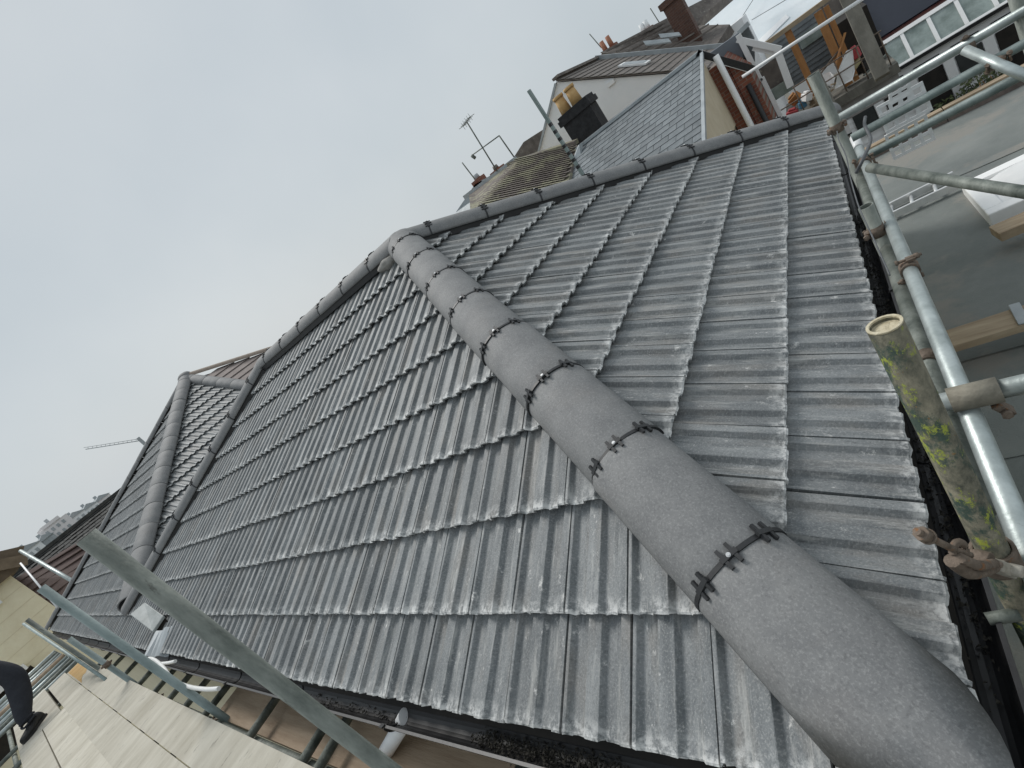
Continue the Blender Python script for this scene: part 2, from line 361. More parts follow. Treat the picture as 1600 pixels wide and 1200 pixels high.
class MB:
    """collects shapes in world coordinates; build() links them as one mesh object"""
    def __init__(s):
        s.v = []; s.f = []; s.smooth = []
    def add(s, vs, fs, smooth=False):
        n = len(s.v)
        s.v += [tuple(v) for v in vs]
        for f in fs:
            s.f.append(tuple(i + n for i in f)); s.smooth.append(smooth)
        return s
    def box(s, lo, hi, M=None):
        x0, y0, z0 = lo; x1, y1, z1 = hi
        vs = [Vector(p) for p in ((x0, y0, z0), (x1, y0, z0), (x1, y1, z0), (x0, y1, z0), (x0, y0, z1), (x1, y0, z1), (x1, y1, z1), (x0, y1, z1))]
        if M is not None: vs = [M @ v for v in vs]
        return s.add(vs, [(0, 3, 2, 1), (4, 5, 6, 7), (0, 1, 5, 4), (1, 2, 6, 5), (2, 3, 7, 6), (3, 0, 4, 7)])
    def beam(s, a, b, w, h, up=(0, 0, 1)):
        a = Vector(a); b = Vector(b)
        d, u, r = frame(b - a, up)
        vs = []
        for p in (a, b):
            for i, j in ((-1, -1), (1, -1), (1, 1), (-1, 1)):
                vs.append(p + r * (i * w / 2) + u * (j * h / 2))
        return s.add(vs, [(0, 1, 2, 3), (7, 6, 5, 4), (0, 4, 5, 1), (1, 5, 6, 2), (2, 6, 7, 3), (3, 7, 4, 0)])
    def tube(s, a, b, r, n=16, r2=None, wall=None, capped=True):
        a = Vector(a); b = Vector(b)
        d, u, q = frame(b - a)
        r2 = r if r2 is None else r2
        ring = lambda c, rr: [c + u * (rr * math.cos(2 * math.pi * i / n)) + q * (rr * math.sin(2 * math.pi * i / n)) for i in range(n)]
        if wall is None:
            vs = ring(a, r) + ring(b, r2)
            s.add(vs, [(i, (i + 1) % n, n + (i + 1) % n, n + i) for i in range(n)], True)
            if capped:
                s.add(ring(a, r), [tuple(range(n - 1, -1, -1))]); s.add(ring(b, r2), [tuple(range(n))])
        else:
            vs = ring(a, r) + ring(b, r2) + ring(b, r2 - wall) + ring(a, r - wall)
            fs = []
            for k in range(4):
                o0 = k * n; o1 = ((k + 1) % 4) * n
                fs += [(o0 + i, o0 + (i + 1) % n, o1 + (i + 1) % n, o1 + i) for i in range(n)]
            s.add(vs, [f for f in fs[:n]], True)
            s.add(vs, fs[n:])
        return s
    def path(s, pts, r, n=8):
        pts = [Vector(p) for p in pts]
        rings = []
        for i, p in enumerate(pts):
            d = (pts[min(i + 1, len(pts) - 1)] - pts[max(i - 1, 0)])
            d, u, q = frame(d, (0.13, 0.31, 0.94))
            rings.append([p + u * (r * math.cos(2 * math.pi * k / n)) + q * (r * math.sin(2 * math.pi * k / n)) for k in range(n)])
        vs = [v for rg in rings for v in rg]
        fs = []
        for i in range(len(pts) - 1):
            fs += [(i * n + k, i * n + (k + 1) % n, (i + 1) * n + (k + 1) % n, (i + 1) * n + k) for k in range(n)]
        s.add(vs, fs, True)
        s.add(rings[0], [tuple(range(n - 1, -1, -1))]); s.add(rings[-1], [tuple(range(n))])
        return s
    def prism(s, poly, off):
        """closed prism: polygon (3D points) pushed along off"""
        n = len(poly)
        a = [Vector(p) for p in poly]; off = Vector(off)
        b = [p + off for p in a]
        fs = [tuple(range(n - 1, -1, -1)), tuple(range(n, 2 * n))] + [(i, (i + 1) % n, n + (i + 1) % n, n + i) for i in range(n)]
        return s.add(a + b, fs)
    def sweep(s, sect, a, b, closed=True, up=(0, 0, 1)):
        """section (side, up) swept from a to b"""
        a = Vector(a); b = Vector(b)
        d, u, q = frame(b - a, up)
        n = len(sect)
        vs = [a + q * y + u * z for y, z in sect] + [b + q * y + u * z for y, z in sect]
        m = n if closed else n - 1
        fs = [(i, (i + 1) % n, n + (i + 1) % n, n + i) for i in range(m)]
        s.add(vs, fs)
        if closed:
            s.add(vs[:n], [tuple(range(n - 1, -1, -1))]); s.add(vs[n:], [tuple(range(n))])
        return s
    def mesh(s, name, mat, off=Vector((0, 0, 0))):
        me = bpy.data.meshes.new(name)
        me.from_pydata([tuple(Vector(v) - off) for v in s.v], [], s.f)
        me.polygons.foreach_set('use_smooth', s.smooth)
        me.materials.append(mat)
        bm = bmesh.new(); bm.from_mesh(me)
        bmesh.ops.remove_doubles(bm, verts=bm.verts, dist=1e-6)
        bmesh.ops.recalc_face_normals(bm, faces=bm.faces)
        bm.to_mesh(me); bm.free()
        me.update()
        return me
    def build(s, name, mat, parent=None, base=None):
        if parent is not None:
            off = root_loc(parent)
        else:
            off = Vector(base) if base is not None else Vector((0, 0, 0))
        o = bpy.data.objects.new(name, s.mesh(name, mat, off))
        link(o)
        if parent is None: o.location = off
        else: o.parent = parent
        return o

def bevel(o, w=0.004, seg=2):
    m = o.modifiers.new('bevel', 'BEVEL'); m.width = w; m.segments = seg; m.limit_method = 'ANGLE'
    return o

def put(name, me, M, parent):
    """an object with shared mesh data under a parent standing at the origin"""
    o = bpy.data.objects.new(name, me); link(o); o.parent = parent; o.matrix_local = M
    return o

# ================================================================== the setting
g = MB()
g.add([(-900, -900, -6.5), (900, -900, -6.5), (900, 900, -6.5), (-900, 900, -6.5)], [(0, 1, 2, 3)])
tag(g.build('ground', M_GROUND), kind='structure')

# ================================================================== the tiled roof
TH = R(28.13)                       # roof pitch
TT, CT, ST = math.tan(TH), math.cos(TH), math.sin(TH)
TW, GA, G1 = 0.225, 0.3315, 0.3025  # tile width, gauge, first course
HB = 2.65                           # half the hipped end
XB = -5.53                          # ridge end
VX, VY = -7.85, 0.33                # front end of the valley
K = 4.2
PX, PY_ = VX - K, VY + K            # top of the second roof
def up(y): return y * TT

TILE_L = 0.395
PROF = [(0.014, 1), (0.052, 1), (0.062, 0.95), (0.112, 0.06), (0.124, 0), (0.21, 0.03), (0.288, 0), (0.300, 0.06), (0.350, 0.95), (0.362, 1), (0.455, 1.03), (0.548, 1), (0.558, 0.95), (0.608, 0.06), (0.620, 0), (0.705, 0.03), (0.788, 0), (0.800, 0.06), (0.850, 0.95), (0.862, 1), (0.984, 1)]
PH = 0.0185

def tile_bm(seed):
    rn = random.Random(seed)
    bm = bmesh.new()
    uvl = bm.loops.layers.uv.new('UVMap')
    vs = [0.0, 0.006, 0.16, TILE_L]
    rows = []
    lift = 0.040 + rn.uniform(-0.002, 0.003)
    tw = rn.uniform(-0.002, 0.002)
    for k, v in enumerate(vs):
        row = []
        for (u, h) in PROF:
            w = 0.003 + PH * h - lift * (v / TILE_L) + tw * (u - 0.5)
            vv = v
            if k == 0:
                vv = v + rn.uniform(-0.0022, 0.0022) + (rn.uniform(0.002, 0.009) if rn.random() < 0.10 else 0)
                w -= 0.0035
            row.append(bm.verts.new((u * TW, vv, w)))
        rows.append(row)
    bot = [bm.verts.new((vt.co.x, vt.co.y + 0.002, vt.co.z - 0.0135)) for vt in rows[0]]
    bot2 = [bm.verts.new((vt.co.x, 0.09, vt.co.z - 0.014 - 0.004)) for vt in rows[0]]
    rows = [bot2, bot] + rows
    lowset = set(bot) | set(bot2)
    for a, b in zip(rows, rows[1:]):
        for i in range(len(PROF) - 1):
            f = bm.faces.new((a[i], a[i + 1], b[i + 1], b[i]))
    # side edges
    for i in (0, len(PROF) - 1):
        top = [r[i] for r in rows[2:]]
        low = [bm.verts.new((vt.co.x, vt.co.y, vt.co.z - 0.016)) for vt in top]
        for j in range(len(top) - 1):
            q = (top[j], low[j], low[j + 1], top[j + 1])
            bm.faces.new(q if i else q[::-1])
    for f in bm.faces:
        for l in f.loops:
            l[uvl].uv = (l.vert.co.x, 0.2 if any(v in lowset for v in f.verts) else max(l.vert.co.y, 0.0))
    bm.normal_update()
    return bm

TILE_ME = []
for i in range(7):
    bm = tile_bm(100 + i)
    me = bpy.data.meshes.new('tile'); bm.to_mesh(me); bm.free()
    me.materials.append(M_TILE)
    TILE_ME.append(me)
TILE_V = [Vector(v.co) for v in TILE_ME[0].vertices]

def row_s(n): return 0.0 if n == 0 else G1 + (n - 1) * GA

def lay_tiles(O, U, S, u0, urange, nrows, planes, jit=0.0, n0=0):
    """list of (matrix, mesh index, list of cutting planes) for one roof face"""
    O, U, S = Vector(O), Vector(U).normalized(), Vector(S).normalized()
    Nn = U.cross(S)
    out = []
    for n in range(n0, nrows):
        s = row_s(n)
        k0 = math.floor((urange[0] - u0) / TW); k1 = math.ceil((urange[1] - u0) / TW)
        off = random.uniform(-0.006, 0.006)
        for k in range(k0, k1):
            p = O + U * (u0 + k * TW + off + random.uniform(-0.0012, 0.0012)) + S * (s + random.uniform(-0.003, 0.003)) + Nn * random.uniform(-0.0015, 0.0015)
            a = random.gauss(0, 0.004)
            M = Matrix(((U.x, S.x, Nn.x, p.x), (U.y, S.y, Nn.y, p.y), (U.z, S.z, Nn.z, p.z), (0, 0, 0, 1))) @ Matrix.Rotation(a, 4, 'Z')
            ws = [M @ v for v in TILE_V]
            cuts = []; ok = True
            for (pp, pn) in planes:
                ds = [(w - pp).dot(pn) for w in ws]
                if max(ds) < 0.012: ok = False; break
                if min(ds) < 0: cuts.append((pp, pn))
            if ok: out.append((M, random.randrange(len(TILE_ME)), cuts))
    return out

def cut_mesh(mi, M, cuts):
    bm = bmesh.new(); bm.from_mesh(TILE_ME[mi])
    Mi = M.inverted()
    for pp, pn in cuts:
        lp = Mi @ pp; ln = (Mi.to_3x3() @ pn).normalized()
        bmesh.ops.bisect_plane(bm, geom=list(bm.verts) + list(bm.edges) + list(bm.faces), plane_co=lp, plane_no=-ln, clear_outer=True, clear_inner=False)
    if not bm.faces:
        bm.free(); return None
    me = bpy.data.meshes.new('tile'); bm.to_mesh(me); bm.free()
    if not me.materials: me.materials.append(M_TILE)
    return me

CAMP = Vector(camo.matrix_world.translation)
def place_tiles(lst, root, limit, name='tile'):
    lst = sorted(lst, key=lambda t: (t[0] @ Vector((0.11, 0.16, 0)) - CAMP).length)
    rest = bmesh.new(); rl = rest.faces.layers.float.new('rnd'); nrest = 0
    uvr = rest.loops.layers.uv.new('UVMap')
    cnt = 0
    for (M, mi, cuts) in lst:
        me = cut_mesh(mi, M, cuts) if cuts else TILE_ME[mi]
        if me is None: continue
        if cnt < limit:
            put(name, me, M, root); cnt += 1
        else:
            bm = bmesh.new(); bm.from_mesh(me); bm.transform(M)
            uvb = bm.loops.layers.uv.active
            vm = {}
            r = random.random()
            for v in bm.verts: vm[v] = rest.verts.new(v.co)
            for f in bm.faces:
                nf = rest.faces.new([vm[v] for v in f.verts]); nf[rl] = r
                for l0, l1 in zip(f.loops, nf.loops): l1[uvr].uv = l0[uvb].uv
            bm.free(); nrest += 1
    if nrest:
        me = bpy.data.meshes.new('far_tiles'); rest.to_mesh(me)
        me.materials.append(M_TILE)
        o = bpy.data.objects.new('far_tiles', me); link(o); o.parent = root
        tag(o, kind='stuff')
    rest.free()
    return cnt, nrest

def vplane(p, n): return (Vector(p), Vector(n).normalized())
G_ = 0.015
s2 = 1 / math.sqrt(2)
roof = thing('tiled_roof', 'hipped roof of ribbed grey concrete tiles filling most of the view', 'roof', (0, 0, 0))
wing = thing('tiled_roof', 'smaller pointed grey tiled roof behind the long roof at its far left end', 'roof', (VX, 0, 0))

P_HIP1F = vplane((-G_, G_, 0), (-1, -1, 0))          # front side of the near hip: x < -y
P_HIP1F = vplane((-G_, 0, 0), (-1, -1, 0))
P_HIP1R = vplane((0, G_, 0), (1, 1, 0))
P_HIP2 = vplane((0, 2 * HB - G_, 0), (1, -1, 0))     # right face: y < 2HB + x
P_HIP3 = vplane((XB - HB + G_, 0, 0), (1, -1, 0))    # front: x > XB - HB + y
P_RIDGE = vplane((0, HB - 0.02, 0), (0, -1, 0))
P_VALM = vplane((VX, 0, 0), (1, 0, 0))
front = lay_tiles((0, 0, 0), (1, 0, 0), (0, CT, ST), -0.4500, (-8.6, 0.3), 10, [P_HIP1F, P_HIP3, P_RIDGE, P_VALM])
right = lay_tiles((0, 0, 0), (0, 1, 0), (-CT, 0, ST), 0.4201, (-0.3, 5.6), 10, [P_HIP1R, P_HIP2, vplane((-HB + 0.01, 0, 0), (1, 0, 0))])
place_tiles(front + right, roof, 300)

P_HIP4F = vplane((VX + VY - G_, 0, 0), (-1, -1, 0))  # wing front: x < VX + VY - y
P_HIP5 = vplane((PX - PY_ + G_, 0, 0), (1, -1, 0))
P_VALW = vplane((VX - 0.004, 0, 0), (-1, 0, 0))
wfront = lay_tiles((0, 0, 0), (1, 0, 0), (0, CT, ST), -0.4500, (-17, -7.3), 16, [P_HIP4F, P_HIP5, P_VALW])
# the face looking towards the long roof, up to the party line
zv = up(VY)
Ov = Vector((VX, 0, zv))
P_HIP4R = vplane((VX + VY + G_, 0, 0), (1, 1, 0))
P_PARTY = vplane((0, PY_ - 0.02, 0), (0, -1, 0))
wright = lay_tiles(Ov, (0, 1, 0), (-CT, 0, ST), 0.05, (0.0, 4.8), 15, [P_HIP4R, P_PARTY, vplane((VX, 0, 0), (-1, 0, 0))])
def off(lst):
    T = Matrix.Translation(-Vector(wing.location))
    return [(T @ M, mi, [(p - Vector(wing.location), n) for p, n in c]) for M, mi, c in lst]
CAMP = Vector(camo.matrix_world.translation) - Vector(wing.location)
place_tiles(off(wright + wfront), wing, 300)
CAMP = Vector(camo.matrix_world.translation)

# roof decks (dark underlay just under the tiles) and walls
dz = -0.055
def dk(x, y, z): return (x, y, z + dz)
Hh = up(HB)
d = MB()
N_, F_, A_, B_ = dk(0, 0, 0), dk(0, 2 * HB, 0), dk(-HB, HB, Hh), dk(XB, HB, Hh)
V_ = dk(VX, VY, zv); V2 = dk(VX, 2 * HB - VY, zv); L0 = dk(VX, 0, 0); L1 = dk(VX, 2 * HB, 0)
d.add([N_, F_, A_, B_, V_, V2, L0, L1], [(0, 1, 2), (0, 2, 3, 4, 6), (3, 5, 4), (1, 7, 5, 3, 2)])
d.build('underlay', M_DARK, roof)
w = MB()
w.box((VX, 0.07, -6.5), (-0.07, 2 * HB - 0.07, -0.09))
w.build('wall', M_CREAM, roof)
Z2 = up(PY_)
d = MB()
Pp = dk(PX, PY_, Z2); L5 = dk(PX - PY_, 0, 0); Bk = dk(VX, PY_ + K, zv); Bl = dk(PX - PY_, PY_ * 2, 0)
d.add([Pp, dk(VX - .002, VY, zv), dk(VX - .002, 0, 0), L5, Bk, Bl], [(0, 3, 2, 1), (0, 1, 4), (0, 5, 3), (0, 4, 5)])
d.build('underlay', M_DARK, wing)
w = MB()
w.box((PX - PY_ + 0.1, 0.07, -6.5), (VX - 0.01, PY_ * 2 - 0.1, -0.09))
w.build('wall', M_CREAM, wing)
# the neighbour's half of the second roof: old pinkish flat tiles beyond the party line
oldm = simple('old_flat_tile', (0.20, 0.165, 0.15), (0.30, 0.255, 0.235), 5, 0.8, bump=0.2, rvar=0.1)
nb = MB()
for i in range(16):
    s0 = 0.05 + i * 0.26
    x0 = VX - s0 * CT; z0 = zv + s0 * ST
    x1 = x0 - 0.30 * CT; z1 = z0 + 0.30 * ST
    e0 = (K - s0 * CT); e1 = max(K - (s0 + 0.30) * CT, 0.0)
    if e0 <= 0.05: break
    y0 = PY_ + 0.05
    nb.prism([(x0, y0, z0 + 0.03), (x0, PY_ + e0, z0 + 0.03), (x1, PY_ + e1, z1 + 0.004), (x1, y0, z1 + 0.004)], (-0.006, 0, -0.014))
tag(nb.build('old_tile_courses', oldm, wing), kind='stuff')

# ---- hip and ridge tiles
HA, HHt, HZ = 0.139, 0.108, -0.022   # half width, height, spring level
def hip_mesh(length, rounded=False, a=HA, h=HHt, seg=22, name='hip_tile'):
    bm = bmesh.new()
    xs = [0.0, 0.004, length * 0.33, length * 0.66, length - 0.004, length]
    ang = [math.pi * i / seg for i in range(seg + 1)]
    def ring(x, k, inset):
        r = []
        for t in ang:
            y = (a - inset) * math.cos(t); z = HZ + (h - inset) * math.sin(t) ** 0.92
            xx = x
            if rounded and k >= 2:
                f = (k - 1) / 4.0
                xx = x - f * length * 0.42 * abs(math.cos(t)) ** 2.4
            r.append(bm.verts.new((xx, y, z)))
        return r
    outer = [ring(x, k, 0.0012 if (k in (0, 5)) else 0.0) for k, x in enumerate(xs)]
    inner = [ring(x, k, 0.014) for k, x in enumerate(xs)]
    for A in (outer, inner):
        for r0, r1 in zip(A, A[1:]):
            for i in range(seg):
                f = bm.faces.new((r0[i], r1[i], r1[i + 1], r0[i + 1])); f.smooth = True
    for r0, r1 in ((outer[0], inner[0]), (outer[-1], inner[-1])):
        for i in range(seg): bm.faces.new((r0[i], r0[i + 1], r1[i + 1], r1[i]))
    for i in (0, seg):
        for k in range(5): bm.faces.new((outer[k][i], outer[k + 1][i], inner[k + 1][i], inner[k][i]))
    bmesh.ops.recalc_face_normals(bm, faces=bm.faces)
    me = bpy.data.meshes.new(name); bm.to_mesh(me); bm.free()
    me.materials.append(M_HIP)
    return me

def clip_mesh():
    """black union strip that bridges two hip tiles, with cross shaped brackets"""
    m = MB()
    seg = 28; a, h = HA + 0.0015, HHt + 0.0015
    def pt(t, r, x): return Vector((x, (a + r) * math.cos(t), HZ + (h + r) * math.sin(t) ** 0.92))
    vs = []; fs = []
    for i in range(seg + 1):
        t = math.pi * i / seg
        vs += [pt(t, 0.0015, -0.006), pt(t, 0.0015, 0.006), pt(t, -0.02, 0.006), pt(t, -0.02, -0.006)]
    for i in range(seg):
        o = 4 * i
        for k in range(4): fs.append((o + k, o + (k + 1) % 4, o + 4 + (k + 1) % 4, o + 4 + k))
    m.add(vs, fs)
    for t0 in (R(50), R(94), R(134)):
        c = pt(t0, 0.0, 0)
        nr = Vector((0, math.cos(t0), math.sin(t0))).normalized()
        tg = Vector((0, -math.sin(t0), math.cos(t0)))
        for sgn in (-1, 1):
            q = c + tg * (0.014 * sgn)
            m.beam(q + Vector((-0.027, 0, 0)) + nr * 0.003, q + Vector((0.027, 0, 0)) + nr * 0.003, 0.009, 0.008, nr)
        m.beam(c - tg * 0.024 + nr * 0.004, c + tg * 0.024 + nr * 0.004, 0.013, 0.008, nr)
    return m.mesh('union_clip', M_CLIP)

def screw_mesh():
    m = MB(); t0 = R(94)
    c = Vector((0, HA * math.cos(t0), HZ + (HHt + 0.0085) * math.sin(t0)))
    nr = Vector((0, math.cos(t0), math.sin(t0)))
    m.tube(c, c + nr * 0.004, 0.0058, 12)
    m.tube(c + nr * 0.0035, c + nr * 0.006, 0.004, 6)
    return m.mesh('screw', M_SCREW)
CLIP_ME = clip_mesh(); SCREW_ME = screw_mesh()
HIPL = 0.4655
HIP_ME = hip_mesh(HIPL - 0.009)

def axis_matrix(p, d, roll=0.0):
    d, u, q = frame(d)          # q = d x u
    y = u.cross(d)
    return Matrix(((d.x, y.x, u.x, p.x), (d.y, y.y, u.y, p.y), (d.z, y.z, u.z, p.z), (0, 0, 0, 1))) @ Matrix.Rotation(roll, 4, 'X')

def hip_run(root, top, bottom, joints, ends=True, rounded_end=False, clips=True, a=HA, h=HHt):
    """tiles between successive joint distances measured from the top point"""
    top = Vector(top); bottom = Vector(bottom)
    dd = (bottom - top); Lh = dd.length; dd.normalize()
    off = Vector(root.location)
    js = [j for j in joints if 0.03 < j < Lh - 0.03]
    marks = [0.0] + js + [Lh]
    for i in range(len(marks) - 1):
        l = marks[i + 1] - marks[i]
        last = (i == len(marks) - 2)
        if abs(l - HIPL) < 0.002 and a == HA: me = HIP_ME
        else: me = hip_mesh(l - (0.0 if last else 0.009), rounded=(last and rounded_end), a=a, h=h)
        M = axis_matrix(top + dd * marks[i] - off, dd, random.gauss(0, 0.012)) @ Matrix.Translation((0, random.gauss(0, 0.002), random.gauss(0, 0.0015)))
        o = put('hip_tile', me, M, root)
        if clips and not last:
            c = put('union_clip', CLIP_ME, Matrix.Translation((l - 0.0045, 0, 0)), o)
            sc = put('screw', SCREW_ME, Matrix.Translation((l - 0.0045, 0, 0)), o)

RZ = 0.012
hs = math.sqrt(2 + TT * TT)
Apt = (-HB, HB, Hh + RZ); Npt = (0.0, 0.0, 0.0 + RZ); Fpt = (0.03, 2 * HB + 0.03, -0.016 + RZ); Bpt = (XB, HB, Hh + RZ)
T0 = (HB - 0.345) * hs       # distance from the apex to the lowest joint of the near hip
jn = [T0 - k * HIPL for k in range(0, 9)][::-1]
hip_run(roof, Apt, Npt, jn, rounded_end=True)
hip_run(roof, Apt, Fpt, [j + 0.02 for j in jn])
hip_run(roof, Apt, Bpt, [0.36 + 0.46 * k for k in range(6)])
Vtop = (VX + 0.03, VY + 0.0, zv + RZ)
Lh3 = (Vector(Bpt) - Vector(Vtop)).length
hip_run(roof, Bpt, Vtop, [0.28 + HIPL * k for k in range(9)])
Ppt = (PX, PY_, Z2 + RZ)
hip_run(wing, Ppt, (VX - 0.05, VY + 0.05, zv + 0.04), [0.3 + HIPL * k for k in range(16)], clips=False, a=0.16, h=0.14)
hip_run(wing, Ppt, (PX - PY_ - 0.03, -0.03, RZ), [0.3 + HIPL * k for k in range(18)], clips=False)
hip_run(wing, Ppt, (VX, PY_, zv + 0.05), [0.3 + HIPL * k for k in range(12)], clips=False)
OLDHIP = MB(); 
e = Vector((1, 1, -TT)).normalized()
sect = [(0.09 * math.cos(math.pi * i / 10), 0.02 + 0.08 * math.sin(math.pi * i / 10)) for i in range(11)]
OLDHIP.sweep(sect, Vector(Ppt) + e * 0.1, Vector(Ppt) + e * 6.2)
OLDHIP.build('old_hip', simple('old_hip_tile', (0.26, 0.21, 0.17), (0.36, 0.30, 0.25), 6, 0.85), wing)
# mortar at the top where the three runs meet
def blob(name, c, r, mat, root, sq=(1, 1, 0.8), seed=1, sub=3, amp=0.18):
    rn = random.Random(seed)
    bm = bmesh.new(); bmesh.ops.create_icosphere(bm, subdivisions=sub, radius=1)
    for v in bm.verts:
        k = 1 + amp * (math.sin(v.co.x * 5 + seed) * math.sin(v.co.y * 6 + 2 * seed) + 0.5 * rn.uniform(-1, 1))
        v.co = Vector((v.co.x * r * sq[0] * k, v.co.y * r * sq[1] * k, v.co.z * r * sq[2] * k)) + Vector(c) - root_loc(root)
    for f in bm.faces: f.smooth = True
    me = bpy.data.meshes.new(name); bm.to_mesh(me); bm.free(); me.materials.append(mat)
    o = bpy.data.objects.new(name, me); link(o); o.parent = root
    return o
blob('mortar', (-HB - 0.02, HB, Hh + 0.018), 0.115, M_HIP, roof, (1.1, 1.1, 0.72), 3, amp=0.03)
blob('mortar', (-HB - 0.13, HB - 0.13, Hh - 0.055), 0.085, M_MORTAR, roof, (1.5, 0.9, 0.55), 4, amp=0.12)
blob('mortar', (XB - 0.02, HB, Hh + 0.015), 0.112, M_HIP, roof, (1.1, 1.1, 0.7), 5, amp=0.03)
blob('mortar', (PX, PY_, Z2 + 0.03), 0.15, M_HIP, wing, (1.1, 1.1, 0.8), 6, amp=0.03)
# dark foam strips under the hip edges
for (a, b) in ((Apt, Npt), (Apt, Fpt), (Apt, Bpt), (Bpt, Vtop)):
    m = MB()
    dd, u, q = frame(Vector(b) - Vector(a))
    for sg in (-1, 1):
        m.beam(Vector(a) + q * (0.105 * sg) + u * (-0.042), Vector(b) - dd * (0.16 if b is Npt else 0.05) + q * (0.105 * sg) + u * (-0.042), 0.035, 0.05, u)
    m.build('hip_seal_strip', M_BLACK, roof)

# ---- gutters
def gutter(name, a, b, side, root, z=-0.048, wdt=0.105):
    """half round channel from a to b; side = outward unit vector"""
    a = Vector(a); b = Vector(b); side = Vector(side)
    m = MB(); n = 12
    prof = []
    for i in range(n + 1):
        t = math.pi * i / n
        prof.append((wdt / 2 - wdt / 2 * math.cos(t), -0.058 * math.sin(t)))
    inn = [(wdt / 2 + (p[0] - wdt / 2) * 0.94, p[1] * 0.94 + 0.0) for p in prof][::-1]
    lip = [(wdt + 0.006, 0.0), (wdt + 0.006, 0.005), (wdt - 0.004, 0.005)]
    sec = prof + lip + inn
    vs = [a + side * (s - 0.03) + Vector((0, 0, z + h)) for s, h in sec] + [b + side * (s - 0.03) + Vector((0, 0, z + h)) for s, h in sec]
    k = len(sec)
    m.add(vs, [(i, (i + 1) % k, k + (i + 1) % k, k + i) for i in range(k)])
    m.add(vs[:k], [tuple(range(k))]); m.add(vs[k:], [tuple(range(k))])
    go = m.build(name, M_BLACK, root)
    L_ = (b - a).length; dd = (b - a).normalized()
    x = 0.9
    while x < L_:
        c = a + dd * x
        br = MB()
        pts = [c + side * (s - 0.03) + Vector((0, 0, z + h - 0.004)) for s, h in prof]
        for p, q in zip(pts, pts[1:]): br.beam(p, q, 0.022, 0.005, dd)
        br.beam(c + side * (wdt - 0.035) + Vector((0, 0, z + 0.006)), c + side * (wdt - 0.018) + Vector((0, 0, z + 0.012)), 0.024, 0.006)
        br.build('gutter_bracket', M_BLACK, go)
        x += 0.95
    return go
gf = gutter('gutter', (0.03, -0.004, 0), (VX + 0.01, -0.004, 0), (0, -1, 0), roof)
gr = gutter('gutter', (0.004, -0.0, 0), (0.004, 2 * HB + 0.05, 0), (1, 0, 0), roof, wdt=0.09)
gw = gutter('gutter', (VX - 0.01, -0.004, 0), (PX - PY_ - 0.05, -0.004, 0), (0, -1, 0), wing)
m = MB()
m.box((VX + 0.01, 0.03, -0.22), (-0.02, 0.06, -0.06)); m.build('fascia_board', M_BLACK, roof)
m = MB(); m.box((-0.062, 0.065, -0.30), (-0.032, 2 * HB - 0.06, -0.062)); m.build('fascia_board', M_BLACK, roof)
# silt in the gutters
rn = random.Random(5)
def silt(cs, seed):
    rq = random.Random(seed); m = MB()
    for (c, n, sx_, sy_) in cs:
        for i in range(n):
            p = Vector(c) + Vector((rq.gauss(0, sx_), rq.gauss(0, sy_), abs(rq.gauss(0, 0.006)) - 0.004)); s_ = rq.uniform(0.0025, 0.008)
            q = [p + Vector((rq.uniform(-1, 1), rq.uniform(-1, 1), rq.uniform(-1, 1))) * s_ for _ in range(4)]
            m.add(q, [(0, 1, 2), (0, 2, 3), (0, 3, 1), (1, 3, 2)])
    o = m.build('silt', M_DIRT, roof); tag(o, kind='stuff')
silt([((-0.80 - 0.07 * k, -0.032, -0.088), 160, 0.035, 0.016) for k in range(8)] + [((-1.9 - 0.3 * k, -0.035, -0.095), 60, 0.08, 0.014) for k in range(5)], 5)
silt([((0.02, 0.4 + 0.22 * k, -0.092), 90, 0.012, 0.09) for k in range(12)], 6)
# grey union brackets on the outer lip of the right gutter
m = MB()
c = Vector((0.051, 0.375, -0.045))
m.tube(c + Vector((-0.002, 0, 0)), c + Vector((0.05, 0.012, 0)), 0.013, 6)
m.build('gutter_clip', M_GALVD, roof)

# lead box at the foot of the valley
bx = thing('valley_outlet_box', 'small lead covered outlet box at the foot of the valley above the gutter', 'box', (-6.2, 0.1, 0.05))
lidp = [Vector(q) for q in ((-6.351, 0.151, 0.333), (-6.278, 0.288, 0.327), (-5.803, 0.237, 0.181), (-5.855, 0.102, 0.141))]
ln = (lidp[1] - lidp[0]).cross(lidp[2] - lidp[0]).normalized()
if ln.z < 0: ln = -ln
m = MB(); m.prism(lidp, ln * -0.03); bevel(m.build('lid', simple('pale_lead', (0.28, 0.30, 0.29), (0.42, 0.44, 0.43), 9, 0.6, bump=0.2, bscale=30), bx), 0.006)
lc = sum(lidp, Vector()) / 4
m = MB(); m.prism([lc + (q - lc) * 0.88 - ln * 0.031 for q in lidp], Vector((0.06, -0.02, -0.20))); m.build('hood', M_DARK, bx)
m = MB(); nx = 8
b0, b1, b2, b3 = [Vector(q) for q in ((-5.849, 0.128, 0.120), (-5.547, 0.227, 0.100), (-5.483, 0.023, -0.052), (-5.694, -0.063, 0.073))]
for i in range(nx):
    t0_, t1_ = i / nx, (i + 1) / nx
    w0 = Vector((0, -0.02, 0.012 * math.sin(i * 1.7))); w1 = Vector((0, -0.02, 0.012 * math.sin((i + 1) * 1.7)))
    m.prism([b0.lerp(b1, t0_) + w0, b0.lerp(b1, t1_) + w1, b3.lerp(b2, t1_) + w1, b3.lerp(b2, t0_) + w0], (0, 0, -0.006))
m.build('lead_apron', M_LEAD, bx)

